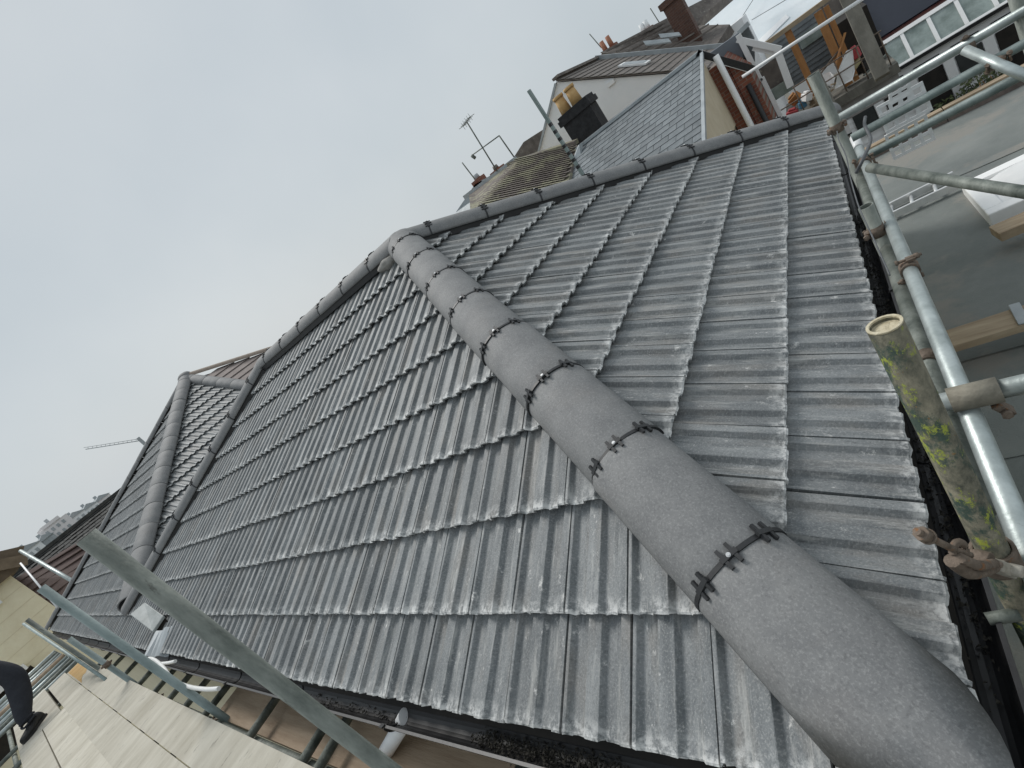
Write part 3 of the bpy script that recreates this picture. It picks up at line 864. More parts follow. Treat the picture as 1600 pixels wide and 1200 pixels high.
# white cable lying along the gutter
pts = [(-3.524, -0.138, 0.030), (-3.704, -0.161, 0.035), (-3.959, -0.176, 0.040), (-4.238, -0.178, 0.045), (-4.557, -0.159, 0.050), (-4.787, -0.129, 0.060), (-5.057, -0.102, 0.060), (-5.359, -0.082, 0.060), (-5.558, -0.088, 0.060), (-5.470, -0.114, 0.055), (-5.192, -0.104, 0.050), (-4.911, -0.081, 0.050), (-4.758, -0.057, 0.050)]
def smooth_path(pts, n=5):
    P = [Vector(p) for p in pts]; out = []
    for i in range(len(P) - 1):
        p0, p1, p2, p3 = P[max(i - 1, 0)], P[i], P[i + 1], P[min(i + 2, len(P) - 1)]
        for k in range(n):
            t = k / n
            out.append(0.5 * ((2 * p1) + (p2 - p0) * t + (2 * p0 - 5 * p1 + 4 * p2 - p3) * t * t + (3 * p1 - p0 - 3 * p2 + p3) * t ** 3))
    out.append(P[-1]); return out
m = MB(); m.path(smooth_path(pts), 0.013, 8)
tag(m.build('cable', M_CABLE, None, pts[0]), 'white cable loop lying over the front gutter', 'cable')

# ================================================================== scaffold
TR = 0.02415
def coupler(parent, p, ax, ax2, mat=None, sc=1.0, both=False):
    """forged double coupler: two saddles round the tubes, flap plates, bolts with nuts"""
    mat = mat or M_RUST
    p = Vector(p); ax = Vector(ax).normalized(); ax2 = Vector(ax2).normalized()
    o = ax.cross(ax2)
    if o.length < 0.1: o = frame(ax)[1]
    o.normalize()
    m = MB()
    m.tube(p - ax * 0.026 * sc, p + ax * 0.026 * sc, (TR + 0.008) * sc, 14, wall=0.007)
    p2 = p + o * (2 * TR + 0.006) * sc
    if both:
        m.tube(p2 - ax2 * 0.026 * sc, p2 + ax2 * 0.026 * sc, (TR + 0.008) * sc, 14, wall=0.007)
        m.beam(p + o * 0.02 - ax * 0.02, p2 - o * 0.02 - ax * 0.02, 0.02, 0.03, ax2)
    m.beam(p - ax2 * (TR + 0.004), p - ax2 * (TR + 0.022), 0.04, 0.02, ax)
    m.beam(p + ax2 * (TR + 0.016), p + ax2 * (TR + 0.016) + o * 0.03, 0.035, 0.008, ax2)
    c = m.build('coupler', mat, parent)
    for q, d in ((p + ax2 * (TR + 0.018), o), (p - ax2 * (TR + 0.018), -o)):
        b = MB()
        b.tube(q - d * 0.03, q + d * 0.05, 0.006, 8)
        b.tube(q + d * 0.028, q + d * 0.042, 0.012, 6)
        b.tube(q - d * 0.033, q - d * 0.024, 0.011, 6)
        b.build('bolt', mat, c)
    return c

def scaf(label, a, b, mat, r=TR, group=None, wall=0.004):
    a = Vector(a); b = Vector(b)
    base = a if a.z < b.z else b
    t = thing('scaffold_tube', label, 'scaffold tube', base, group)
    m = MB(); m.tube(a, b, r, 20, wall=wall)
    m.build('pipe', mat, t)
    return t

GZ = -6.5
def std(label, x, y, top, mat, r=TR):
    return scaf(label, (x, y, GZ), (x, y, top), mat, r)

# front standards (inner row)
f1 = std('nearest weathered scaffold standard crossing the lower left of the roof', -1.45, -0.225, 1.2, M_GALVD)
f2 = std('green grey scaffold standard left of the nearest one, beside the white cable', (-4.056, -0.200, 1.138)[0], -0.2, 1.12, M_GALVG)
f3 = std('short topped scaffold standard whose end shows before the far tiles', (-6.672, -0.235, 0.531)[0], -0.235, (-6.672, -0.235, 0.531)[2], M_GALVG)
f4 = std('dark scaffold standard rising by the cream house wall', (-8.525, -0.250, 0.848)[0], -0.25, (-8.525, -0.250, 0.848)[2], M_GALVD)
f5 = std('pale galvanised standard at the left edge of the picture', (-21.034, -0.232, 0.054)[0], -0.232, 2.2, M_GALV)
f6 = std('grey galvanised standard next to the left edge above the stacked tubes', (-125.174, -0.235, -6.878)[0], -0.235, 2.2, M_GALVG)
coupler(f3, ((-6.672, -0.235, 0.531)[0], -0.235, 0.1), (0, 0, 1), (1, 0, 0))

# toothed ladder beam seen edge on between the left standards
BZ = -0.17   # top of the boards
lb = thing('ladder_beam', 'slim perforated ladder beam between the far left standards', 'scaffold beam', (-8.684, -0.360, 0.000))
m = MB()
pa, pb = Vector((-10.470, -0.264, 0.592)), Vector((-7.630, -0.311, -0.337))
m.tube(pa, pb, 0.018, 10); pa2 = pa + Vector((0, 0.0, 0.16)); pb2 = pb + Vector((0, 0, 0.16)); m.tube(pa2, pb2, 0.018, 10)
m.build('chord', M_GALVG, lb)
for i in range(14):
    t = (i + .5) / 14
    m = MB(); m.tube(pa.lerp(pb, t), pa2.lerp(pb2, t), 0.011, 8); m.build('rung', M_WPAINT, lb)

# platform boards
BW = 0.232
bd = [(-0.245, -10.3, 0.9, 'nearest the roof with a rust stain at its end'), (-0.245 - BW - 0.006, -10.55, 1.0, 'second from the roof'), (-0.245 - 2 * BW - 0.012, -8.35, 1.0, 'third from the roof, in front of the shoe'), (-0.245 - 2 * BW - 0.012, -10.9, -8.37, 'short one under the shoe'), (-0.245 - 3 * BW - 0.018, -10.2, 1.0, 'outermost, at the bottom left corner')]
for i, (y1, x0, x1, txt) in enumerate(bd):
    m = MB(); m.box((x0, y1 - BW, BZ - 0.038), (x1, y1, BZ + 0.002 * (i % 2)))
    o = m.build('scaffold_board', M_BOARD, None, ((x0 + x1) / 2, y1 - BW / 2, BZ - 0.038))
    o.rotation_euler.z = R(-0.35)
    tag(o, 'pale weathered scaffold board ' + txt, 'scaffold board', 'boards of the working platform')
    if i == 0: BOARD1 = o
m = MB()
pass
st_ = MB(); rs_ = random.Random(4)
poly = [(-10.27, -0.255, BZ + 0.0012)] + [(-10.27 + 1.5 * math.cos(t) * rs_.uniform(.8, 1.1), -0.465 + 0.2 * math.sin(t) * rs_.uniform(.85, 1.0), BZ + 0.0012) for t in [math.pi / 2 * i / 8 for i in range(8, -1, -1)]] + [(-10.27, -0.465, BZ + 0.0012)]
st_.prism(poly, (0, 0, 0.0008)); so_ = st_.build('rust_stain', simple('rust_stained_wood', (0.36, 0.20, 0.06), (0.52, 0.36, 0.16), 5, 0.9, stretch=(2.4, .45, 1)), BOARD1)
so_.location = -Vector(BOARD1.location)
so_.matrix_parent_inverse = Matrix()
so_.location = (0, 0, 0)
# inner tan board under the gutter
m = MB(); m.box((-4.3, -0.205, -0.36), (1.2, 0.02, -0.322))
tag(m.build('scaffold_board', M_BOARDT, None, (-1.5, -0.09, -0.36)), 'tan stained board lying below the front gutter', 'scaffold board')
# transoms under the boards and across the gap to the wall
tx = [-1.25, -2.45, -2.62, -3.35, -4.25, -4.75, -5.25, -5.8, -6.5, -7.4, -8.3, -9.2]
for i, x in enumerate(tx):
    scaf('dark transom tube bridging the gap, number ' + ['one', 'two', 'three', 'four', 'five', 'six', 'seven', 'eight', 'nine', 'ten', 'eleven', 'twelve'][i] + ' counted from the right', (x, 0.06, BZ - 0.07), (x, -1.5, BZ - 0.07), M_GALVD, group='transoms under the platform')
# stacked tubes lying across beyond the end of the boards
sk = random.Random(3)
for i in range(9):
    x = -10.75 - i * 0.42
    m_ = [M_GALV, M_GALVD, M_GALV, M_GALVG, M_BOARDT, M_GALV][i % 6]
    scaf('loose tube lying beyond the boards, ' + ['nearest the board ends', 'second from the board ends', 'third from the board ends', 'fourth from the board ends', 'fat tan one in the middle', 'sixth from the board ends', 'seventh from the board ends', 'second from the far end', 'farthest of the row'][i], (x, -0.27, BZ - 0.03), (x - 0.15, -2.0, BZ - 0.03), m_, r=0.05 if i == 4 else 0.034, group='tubes lying beyond the boards')
# long ledger along the front under the platform
lg = scaf('long ledger tube running under the platform edge', (-13.5, -0.27, BZ - 0.125), (1.2, -0.23, BZ - 0.125), M_GALVD)
for x in (-1.71, -4.1, -5.9): coupler(lg, (x, -0.25, BZ - 0.125), (1, 0, 0), (0, 0, 1))
scaf('outer ledger tube under the outside of the platform', (-13.5, -1.28, BZ - 0.125), (1.2, -1.28, BZ - 0.125), M_GALVD)

# white outlet pipe below the gutter
wp = MB()
a = Vector((-1.917, -0.044, -0.180)); b = Vector((-2.299, -0.136, -0.420))
wp.tube(a + (a - b) * 0.35, b + (b - a) * 0.25, 0.034, 20)
o = wp.build('drain_pipe', M_WPLAST, None, b)
tag(o, 'white plastic pipe poking out below the front gutter', 'pipe')

# ---- right hand scaffold
MX, MY = 0.105, 0.414
r1 = std('mossy green and brown scaffold standard with a cut open top at the right', MX, MY, 0.682, M_MOSS, 0.0258)
m = MB(); m.tube((MX, MY, 0.668), (MX, MY, 0.677), 0.0215, 20); m.build('mortar_plug', simple('cream_mortar', (0.45, 0.39, 0.26), (0.66, 0.60, 0.45), 60, 0.9, bump=0.5, bscale=150), r1)
m = MB(); m.tube((MX, MY, 0.6825), (MX, MY, 0.686), 0.0258, 20, wall=0.0045); m.build('pale_rim', MATS['cream_mortar'], r1)
# big forged coupler below the mossy part
ck = thing('scaffold_coupler', 'rusty swivel coupler with a long bolt clamped on the mossy tube', 'coupler', (MX, MY, 0.08))
zc = 0.10
m = MB()
m.tube((MX, MY, zc - 0.028), (MX, MY, zc + 0.028), TR + 0.011, 18, wall=0.007)
bevel(m.build('saddle', M_RUST, ck), 0.002)
tip = Vector((0.036, 0.254, 0.382)); nk = Vector((0.065, 0.295, 0.280)); hub = Vector((0.096, 0.354, 0.164))
m = MB(); m.path(smooth_path([tip, tip.lerp(nk, .5), nk, nk.lerp(hub, .45)], 4), 0.0062, 10)
m.tube(tip.lerp(nk, .10), tip.lerp(nk, .24), 0.0125, 6); m.tube(tip.lerp(nk, .26), tip.lerp(nk, .30), 0.0135, 14)
m.build('bolt', M_RUST, ck)
m = MB()
d_, u_, q_ = frame(hub - nk)
loop = [nk + d_ * (0.02 + 0.022 * math.cos(t)) + u_ * (0.016 * math.sin(t)) for t in [2 * math.pi * i / 14 for i in range(15)]]
m.path(loop, 0.0065, 8)
m.path(smooth_path([nk - u_ * 0.02, nk.lerp(hub, .5) - u_ * 0.03, hub - u_ * 0.012, hub + d_ * 0.03], 5), 0.012, 10)
m.path(smooth_path([nk - u_ * 0.012 + q_ * .01, nk.lerp(hub, .5) - u_ * 0.014 + q_ * .012, hub + q_ * .008], 5), 0.009, 10)
m.build('eye_bolt_loop', M_RUST, ck)
m = MB(); m.tube(hub + q_ * 0.004, hub - q_ * 0.022, 0.018, 18); m.tube(hub - q_ * 0.02, hub - q_ * 0.027, 0.010, 6)
m.tube(hub + q_ * 0.02, hub - q_ * 0.04, 0.0055, 8)
bevel(m.build('pivot', M_RUST, ck), 0.002)
m = MB(); m.beam(hub + d_ * 0.02, hub + d_ * 0.085 - u_ * 0.005, 0.03, 0.022, u_); m.tube(hub + d_ * 0.06 - q_ * .03, hub + d_ * 0.06 + q_ * .03, 0.012, 10)
bevel(m.build('flap', simple('pale_forged_iron', (0.30, 0.27, 0.22), (0.45, 0.42, 0.36), 30, 0.7, metal=0.2, bump=0.4, bscale=100), ck), 0.004)

LXx, LZz = 0.157, 0.03
r2 = scaf('bright galvanised ledger running away beside the right gutter', (LXx, -0.6, LZz), (0.138, 3.45, 0.10), M_GALV)
m = MB(); m.tube((0.138, 3.46, 0.10), (0.1375, 3.72, 0.105), TR + 0.004, 18, wall=0.006); m.build('white_end_sleeve', M_WPLAST, r2)
coupler(r2, (0.146, 1.75, 0.07), (0, 1, 0), (0, 0, 1))
coupler(r2, (0.139, 3.15, 0.096), (0, 1, 0), (1, 0, 0))
r3 = std('dark brown standard rising at the far end of the right gutter', (0.087, 3.233, 0.317)[0], (0.087, 3.233, 0.317)[1], (0.092, 3.173, 0.676)[2], M_GALVD, 0.031)
coupler(r3, ((0.087, 3.233, 0.317)[0], (0.087, 3.233, 0.317)[1], 0.34), (0, 0, 1), (1, 0, 0))
c4 = (0.090, 2.195, 0.211)
r4 = std('short stub standard with an open top between gutter and bright tube', c4[0], c4[1], c4[2], M_GALVD, 0.029)
coupler(r4, (c4[0], c4[1], c4[2] - 0.13), (0, 0, 1), (1, 0, 0))
rd1 = scaf('dark ledger tube alongside the bright one, nearer end', (0.100, 0.62, -0.01), (0.098, 2.14, 0.0), M_GALVD, 0.026)
coupler(rd1, (0.100, 1.25, -0.005), (0, 1, 0), (1, 0, 0.1))
rd2 = scaf('dark ledger tube alongside the bright one, farther end', (0.096, 2.26, 0.0), (0.094, 3.15, 0.02), M_GALVD, 0.026)
r5 = scaf('pale horizontal tube with a brown sleeve coupling running off to the right', (0.09, 0.90, 0.103), (2.2, 0.915, 0.103), M_GALV)
m = MB(); m.tube((0.122, 0.9003, 0.103), (0.222, 0.901, 0.103), TR + 0.009, 18, wall=0.008); m.build('sleeve', simple('brown_sleeve', (0.17, 0.155, 0.12), (0.27, 0.25, 0.20), 20, 0.7, metal=0.2, bump=0.3, bscale=80), r5)
m = MB(); m.beam((0.20, 0.893, 0.07), (0.225, 0.893, 0.03), 0.03, 0.018); m.tube((0.215, 0.87, 0.045), (0.215, 0.93, 0.045), 0.006, 8); m.tube((0.215, 0.865, 0.045), (0.215, 0.876, 0.045), 0.012, 6); m.build('clamp_bolt', M_RUST, r5)
ba, bb2 = Vector((0.151, 2.803, 0.169)), Vector((0.544, 2.108, 0.022))
r6 = scaf('slanting brace tube crossing above the felt roof', ba, ba + (bb2 - ba) * 1.5, M_GALVD)
# guard rails beyond the far corner
r7 = scaf('upper pale guard rail in front of the white boarded building', (0.115, 3.411, 0.343), (3.2, 3.42, 0.343), M_GALV)
r8 = scaf('middle grey green guard rail in front of the white boarded building', (0.128, 3.367, 0.206), (3.2, 3.36, 0.206), M_GALVG)
r9 = scaf('lower grey green guard rail along the felt roof edge', (0.11, 3.285, 0.088), (3.2, 3.27, 0.088), M_GALVG)
coupler(r7, (0.713, 3.417, 0.330), (1, 0, 0), (0, 0.3, 1))
r10 = scaf('short pale tube with a coupler pointing out across the guard rails', (0.693, 3.370, 0.330), (0.846, 3.053, 0.087), M_GALV)
coupler(r10, (0.771, 3.251, 0.214), (1, -.4, -.4), (1, 0, 0))
r11 = std('grey standard in the top right corner', (0.925, 3.444, 0.337)[0], (0.925, 3.444, 0.337)[1], 0.95, M_GALVD, 0.028)
scaf('slim white rail crossing the junk on the balcony', (-0.341, 4.456, 0.785), (0.467, 4.335, 0.757), M_WPLAST, 0.012)
# hose loop and wire at the far corner
m = MB(); m.path(smooth_path([(0.223, 3.344, 0.285), (0.205, 3.186, 0.286), (0.206, 3.103, 0.255), (0.202, 3.022, 0.240), (0.181, 2.865, 0.252), (0.140, 2.751, 0.239), (0.095, 2.760, 0.189)]), 0.009, 8)
tag(m.build('hose', M_CABLEG, None, (0.095, 2.760, 0.189)), 'grey hose looped over the bright standard at the far corner', 'hose')
m = MB(); m.path(smooth_path([(0.088, 2.977, 0.383), (0.083, 2.824, 0.370), (0.087, 2.665, 0.320), (0.075, 2.492, 0.275), (0.073, 2.206, 0.275), (0.073, 2.055, 0.252), (0.087, 1.708, 0.243), (0.097, 1.431, 0.239)]), 0.003, 6)
tag(m.build('tie_wire', M_CABLEG, None, (0.097, 1.431, 0.239)), 'thin tie wire running along the right hand gutter', 'wire')
# stacked white plastic lattice trays tied to the guard rails
def tray(label, o, u, v, nu, nv, cell, t=0.02):
    o = Vector(o); u = Vector(u).normalized(); v = Vector(v).normalized(); n = u.cross(v)
    tr = thing('plastic_tray', label, 'tray', o, 'white lattice trays on the guard rail')
    m = MB()
    bw = cell * 0.34
    for i in range(nu + 1):
        m.beam(o + u * (i * cell), o + u * (i * cell) + v * (nv * cell), bw, t, n)
    m.build('bars', M_WPLAST, tr)
    m = MB()
    for j in range(nv + 1):
        m.beam(o + v * (j * cell) + n * 0.001 - u * bw * .5, o + v * (j * cell) + u * (nu * cell + bw * .5) + n * 0.001, bw, t + 0.004, n)
    m.build('cross_bars', M_WPLAST, tr)
ux = Vector((1, 0.0, 0.0)); vz = Vector((0.02, 0.15, 1))
tray('upper white plastic lattice tray hanging on the guard rails', (0.293, 3.475, 0.104), ux, vz, 4, 3, 0.052)
tray('lower white plastic lattice tray hanging on the guard rails', (0.275, 3.462, -0.061), ux, vz, 4, 3, 0.048)
tray('small white plastic lattice tray on top of the other two', (0.340, 3.488, 0.200), ux, (0.3, 0.1, 1), 2, 3, 0.045)

# ================================================================== the person on the platform
pr = thing('person', 'person in dark navy trousers and black shoes stepping along the boards', 'person', (-9.1, -1.0, BZ))
def skin(name, pts, edges, mat, parent, root=0, sub=2):
    me = bpy.data.meshes.new(name)
    off = root_loc(parent)
    me.from_pydata([tuple(Vector(p[0]) - off) for p in pts], edges, [])
    o = bpy.data.objects.new(name, me); link(o); o.parent = parent
    md = o.modifiers.new('skin', 'SKIN'); md.use_smooth_shade = True
    sv = me.skin_vertices[0].data
    for i, p in enumerate(pts):
        r = p[1]; sv[i].radius = (r, r) if not isinstance(r, tuple) else r
    sv[root].use_root = True
    ss = o.modifiers.new('sub', 'SUBSURF'); ss.levels = sub; ss.render_levels = sub
    me.materials.append(mat)
    return o
V3 = Vector
ankR, kneR, hipR = V3((-8.76, -0.955, -0.055)), V3((-8.92, -0.70, 0.44)), V3((-9.12, -0.86, 0.86))
ankL, kneL, hipL = V3((-9.75, -1.42, -0.055)), V3((-9.42, -1.28, 0.39)), V3((-9.20, -1.10, 0.84))
pel, wst, chs, nck = V3((-9.08, -1.0, 0.84)), V3((-9.07, -1.0, 1.02)), V3((-9.04, -1.0, 1.26)), V3((-9.02, -1.0, 1.42))
shR, shL = V3((-9.03, -0.83, 1.33)), V3((-9.05, -1.17, 1.33))
elR, wrR = V3((-8.98, -0.76, 1.04)), V3((-8.80, -0.82, 0.84))
elL, wrL = V3((-9.10, -1.26, 1.04)), V3((-8.98, -1.30, 0.80))
# clothed body as one continuous skin: trousers, jacket and sleeves
body = skin('body', [(pel, (0.15, 0.11)), (wst, (0.14, 0.105)), (chs, (0.165, 0.115)), (nck, 0.06), (hipR, 0.135), (kneR, 0.128), (kneR.lerp(ankR, .5), 0.112), (ankR + V3((0, 0, 0.07)), 0.082), (ankR, 0.072),
                     (hipL, 0.10), (kneL, 0.085), (ankL + V3((0, 0, 0.07)), 0.066), (ankL, 0.062), (shR, 0.07), (elR, 0.055), (wrR, 0.042), (shL, 0.07), (elL, 0.055), (wrL, 0.042)],
            [(0, 1), (1, 2), (2, 3), (0, 4), (4, 5), (5, 6), (6, 7), (7, 8), (0, 9), (9, 10), (10, 11), (11, 12), (2, 13), (13, 14), (14, 15), (2, 16), (16, 17), (17, 18)], M_CLOTH, pr)
# trouser folds at the visible cuff
m = MB()
for k in range(3):
    c = ankR + V3((-0.012 * k, 0.010 * k, 0.0 + 0.045 * k)); pts = []
    for i in range(19):
        t = 2 * math.pi * i / 18
        pts.append(c + V3((0.074 * math.cos(t), 0.074 * math.sin(t), 0.012 * math.sin(2 * t + k))))
    m.path(pts, 0.013, 8)
m.build('trouser_folds', M_CLOTH, pr)
def shoe(parent, heel, toe):
    heel = V3(heel); toe = V3(toe); d = (toe - heel); L_ = d.length; d.normalize(); q = V3((-d.y, d.x, 0))
    bm = bmesh.new()
    k_ = 1.15
    st = [(0.0, 0.028, 0.075), (0.05, 0.036, 0.10), (0.16, 0.038, 0.115), (0.34, 0.036, 0.105), (0.5, 0.042, 0.075), (0.72, 0.050, 0.058), (0.9, 0.042, 0.048), (0.985, 0.022, 0.035)]
    rings = []
    for (t, w, h) in st:
        c = heel + d * (t * L_); r = []
        for i in range(14):
            a = 2 * math.pi * i / 14
            y = w * 1.15 * math.cos(a); z = h * max(math.sin(a), -0.0) ** 0.7 if math.sin(a) > 0 else 0.0
            r.append(bm.verts.new(c + q * y + V3((0, 0, 0.022 + z)) - root_loc(parent)))
        rings.append(r)
    for a, b in zip(rings, rings[1:]):
        for i in range(14):
            f = bm.faces.new((a[i], a[(i + 1) % 14], b[(i + 1) % 14], b[i])); f.smooth = True
    bm.faces.new(rings[0][::-1]); bm.faces.new(rings[-1])
    bmesh.ops.recalc_face_normals(bm, faces=bm.faces)
    me = bpy.data.meshes.new('shoe'); bm.to_mesh(me); bm.free(); me.materials.append(M_SHOE)
    o = bpy.data.objects.new('shoe', me); link(o); o.parent = parent
    m = MB()
    out = []
    for (t, w, h) in st: out.append((t, w * 1.15 + 0.006))
    poly = [heel + d * (t * L_ - 0.006) + q * w for t, w in out] + [heel + d * (L_ + 0.006)] + [heel + d * (t * L_ - 0.006) - q * w for t, w in out[::-1]]
    m.prism(poly, (0, 0, 0.026)); m.build('sole', M_SHOE, o)
zb = BZ + 0.003
shoe(pr, (-8.88, -0.86, zb), (-8.53, -1.10, zb))
shoe(pr, (-9.84, -1.36, zb), (-9.56, -1.56, zb))
# head and hands (outside the picture)
skin('head', [(nck + V3((0, 0, -0.02)), 0.055), (nck + V3((0.01, 0, 0.06)), 0.058), (nck + V3((0.03, 0, 0.12)), (0.075, 0.085)), (nck + V3((0.025, 0, 0.21)), (0.078, 0.095)), (nck + V3((0.02, 0, 0.265)), 0.055), (nck + V3((0.115, 0, 0.145)), 0.014)], [(0, 1), (1, 2), (2, 3), (3, 4), (2, 5)], M_SKIN, pr)
skin('hair', [(nck + V3((-0.03, 0, 0.14)), 0.07), (nck + V3((-0.01, 0, 0.24)), 0.086), (nck + V3((0.05, 0, 0.285)), 0.045)], [(0, 1), (1, 2)], M_HAIR, pr)
for (wr, dr, sg) in ((wrR, (wrR - elR).normalized(), 1), (wrL, (wrL - elL).normalized(), -1)):
    pts = [(wr, 0.028), (wr + dr * 0.05, (0.035, 0.02)), (wr + dr * 0.09, (0.038, 0.018))]; ed = [(0, 1), (1, 2)]
    sidev = dr.cross(V3((0, 0, 1))).normalized()
    for k, ln in enumerate((0.065, 0.075, 0.07, 0.055)):
        b0 = wr + dr * 0.09 + sidev * (0.024 - 0.016 * k); i0 = len(pts)
        pts += [(b0 + dr * ln * 0.5 + V3((0.008, 0, 0)), 0.009), (b0 + dr * ln + V3((0.02, 0, 0)), 0.0075)]
        ed += [(2, i0), (i0, i0 + 1)]
    i0 = len(pts)
    pts += [(wr + dr * 0.05 + sidev * 0.04, 0.010), (wr + dr * 0.085 + sidev * 0.055, 0.009)]
    ed += [(1, i0), (i0, i0 + 1)]
    skin('hand', pts, ed, M_SKIN, pr, sub=1)

# ================================================================== felt flat roof to the right
FZ = -1.3
ext = thing('flat_roof_extension', 'low extension with a grey green felt flat roof beyond the right gutter', 'extension', (0.35, -3, -6.5))
m = MB()
nx, ny = 40, 70
x0, x1, y0, y1 = -0.06, 9.0, -4.0, 7.55
fb = random.Random(2)
def fz(x, y): return FZ + 0.02 * math.sin(1.1 * y + 0.4 * x) + 0.012 * math.sin(2.3 * x - 0.7 * y)
vs = [(x0 + (x1 - x0) * i / nx, y0 + (y1 - y0) * j / ny, fz(x0 + (x1 - x0) * i / nx, y0 + (y1 - y0) * j / ny)) for j in range(ny + 1) for i in range(nx + 1)]
m.add(vs, [(j * (nx + 1) + i, j * (nx + 1) + i + 1, (j + 1) * (nx + 1) + i + 1, (j + 1) * (nx + 1) + i) for j in range(ny) for i in range(nx)], True)
m.build('felt', M_FELT, ext)
for i, yy in enumerate((2.95, 5.85)):   # lapped felt sheets: each edge a thin step
    m = MB()
    pts = 30
    vv = []
    for k in range(pts + 1):
        x = x0 + 0.02 + (x1 - x0 - 0.04) * k / pts; w_ = 0.02 * math.sin(k * 0.9 + i)
        vv += [(x, yy + w_, fz(x, yy) + 0.006), (x, yy + 0.14 + w_, fz(x, yy + .14) + 0.003)]
    m.add(vv, [(2 * k, 2 * k + 2, 2 * k + 3, 2 * k + 1) for k in range(pts)])
    m.build('felt_lap', M_FELT, ext)
# a low rounded roll in the felt
for (yy, h) in ((2.35, 0.085), (1.2, 0.05)):
    m = MB()
    vv = []
    for k in range(31):
        x = x0 + 0.01 + (x1 - x0 - .02) * k / 30
        for j in range(7):
            t = j / 6
            vv.append((x, yy - 0.3 + 0.6 * t + 0.09 * math.sin(x * .8), fz(x, yy) + 0.012 + h * math.sin(math.pi * t) ** 2))
    m.add(vv, [(k * 7 + j, (k + 1) * 7 + j, (k + 1) * 7 + j + 1, k * 7 + j + 1) for k in range(30) for j in range(6)], True)
    m.build('felt_roll', M_FELT, ext)
m = MB(); m.box((x0 + .01, y0 + .01, -6.5), (x1 - .01, y1 - .01, FZ - 0.06)); m.build('wall', M_FELT, ext)
# far edge: brick kerb with timber cap, eight pieces each
for i in range(9):
    xa = x0 + i * (x1 - x0) / 9
    m = MB(); m.box((xa + 0.004, 7.55, FZ - 0.05), (xa + (x1 - x0) / 9 - 0.004, 7.67, FZ + 0.13 + 0.01 * (i % 2)))
    m.build('kerb_block', simple('kerb_' + str(i), (0.11, 0.09, 0.08), (0.2, 0.16, 0.14), 9, 0.9, bump=0.4, bscale=30) if i == 0 else MATS['kerb_0'], ext)
    m = MB(); m.box((xa + 0.006, 7.60, FZ + 0.142), (xa + (x1 - x0) / 9 - 0.006, 7.71, FZ + 0.168)); m.build('timber_cap', M_PLANK, ext)

# rooflight
rl = thing('rooflight', 'white framed rooflight with a pale raised dome on the felt roof', 'rooflight', (0.681, 4.613, -1.220))
ra, rb, rc = V3((0.671, 5.312, -1.200)), V3((0.682, 4.593, -1.200)), V3((0.970, 4.618, -1.200))
ex = (rc - rb).normalized(); ey = (ra - rb); wy = ey.length; ey.normalize(); ez = ex.cross(ey).normalized()
LX = 1.5
Mr = Matrix(((ex.x, ey.x, ez.x, rb.x), (ex.y, ey.y, ez.y, rb.y), (ex.z, ey.z, ez.z, rb.z), (0, 0, 0, 1)))
m = MB(); m.box((0, 0, -0.14), (LX, 0.11, 0.0), Mr); bevel(m.build('kerb_frame', M_WPAINT, rl), 0.01)
m = MB(); m.box((0, 0.112, -0.14), (0.12, wy, -0.001), Mr); bevel(m.build('kerb_frame', M_WPAINT, rl), 0.01)
m = MB(); m.box((0, wy + .002, -0.14), (LX, wy + 0.11, -0.0015), Mr); m.build('kerb_frame', M_WPAINT, rl)
m = MB(); m.box((LX - .1, 0.112, -0.14), (LX - .002, wy, -0.001), Mr); m.build('kerb_frame', M_WPAINT, rl)
bm = bmesh.new(); n_ = 12
gv = [[bm.verts.new(Mr @ V3((0.121 + (LX - .223) * i / n_, 0.113 + (wy - .114) * j / n_, -0.03 + 0.13 * (math.sin(math.pi * i / n_) * math.sin(math.pi * j / n_)) ** 0.5)) - V3(rl.location)) for i in range(n_ + 1)] for j in range(n_ + 1)]
for j in range(n_):
    for i in range(n_):
        f = bm.faces.new((gv[j][i], gv[j][i + 1], gv[j + 1][i + 1], gv[j + 1][i])); f.smooth = True
me = bpy.data.meshes.new('dome'); bm.to_mesh(me); bm.free(); me.materials.append(M_WPLAST)
o = bpy.data.objects.new('dome', me); link(o); o.parent = rl

def plank(label, a, b, wd, th, mat, up_=(0, 0, 1), cat='plank', name='plank'):
    m = MB(); m.beam(a, b, wd, th, up_)
    mid = (V3(a) + V3(b)) / 2
    o = m.build(name, mat, None, (mid.x, mid.y, mid.z - th / 2)); bevel(o, 0.003, 1)
    return tag(o, label, cat)
a, b = V3((0.644, 4.196, -1.180)), V3((0.941, 4.233, -1.180))
plank('short thick timber offcut lying below the rooflight', a, a + (b - a).normalized() * 1.3, 0.17, 0.07, M_PLANK)
a, b = V3((-0.028, 2.954, -1.140)), V3((0.512, 2.989, -1.140))
plank('long brown plank lying across the felt roof behind the bright tube', a + (a - b).normalized() * 0.2, a + (b - a).normalized() * 1.9, 0.19, 0.05, M_PLANK)
plank('pale metal strip fixed to the end of the brown plank', a + (b - a) * 0.97 + V3((0, -.1, .035)), a + (b - a) * 0.985 + V3((0, .12, .035)), 0.05, 0.012, M_LEAD, cat='metal strip', name='metal_strip')
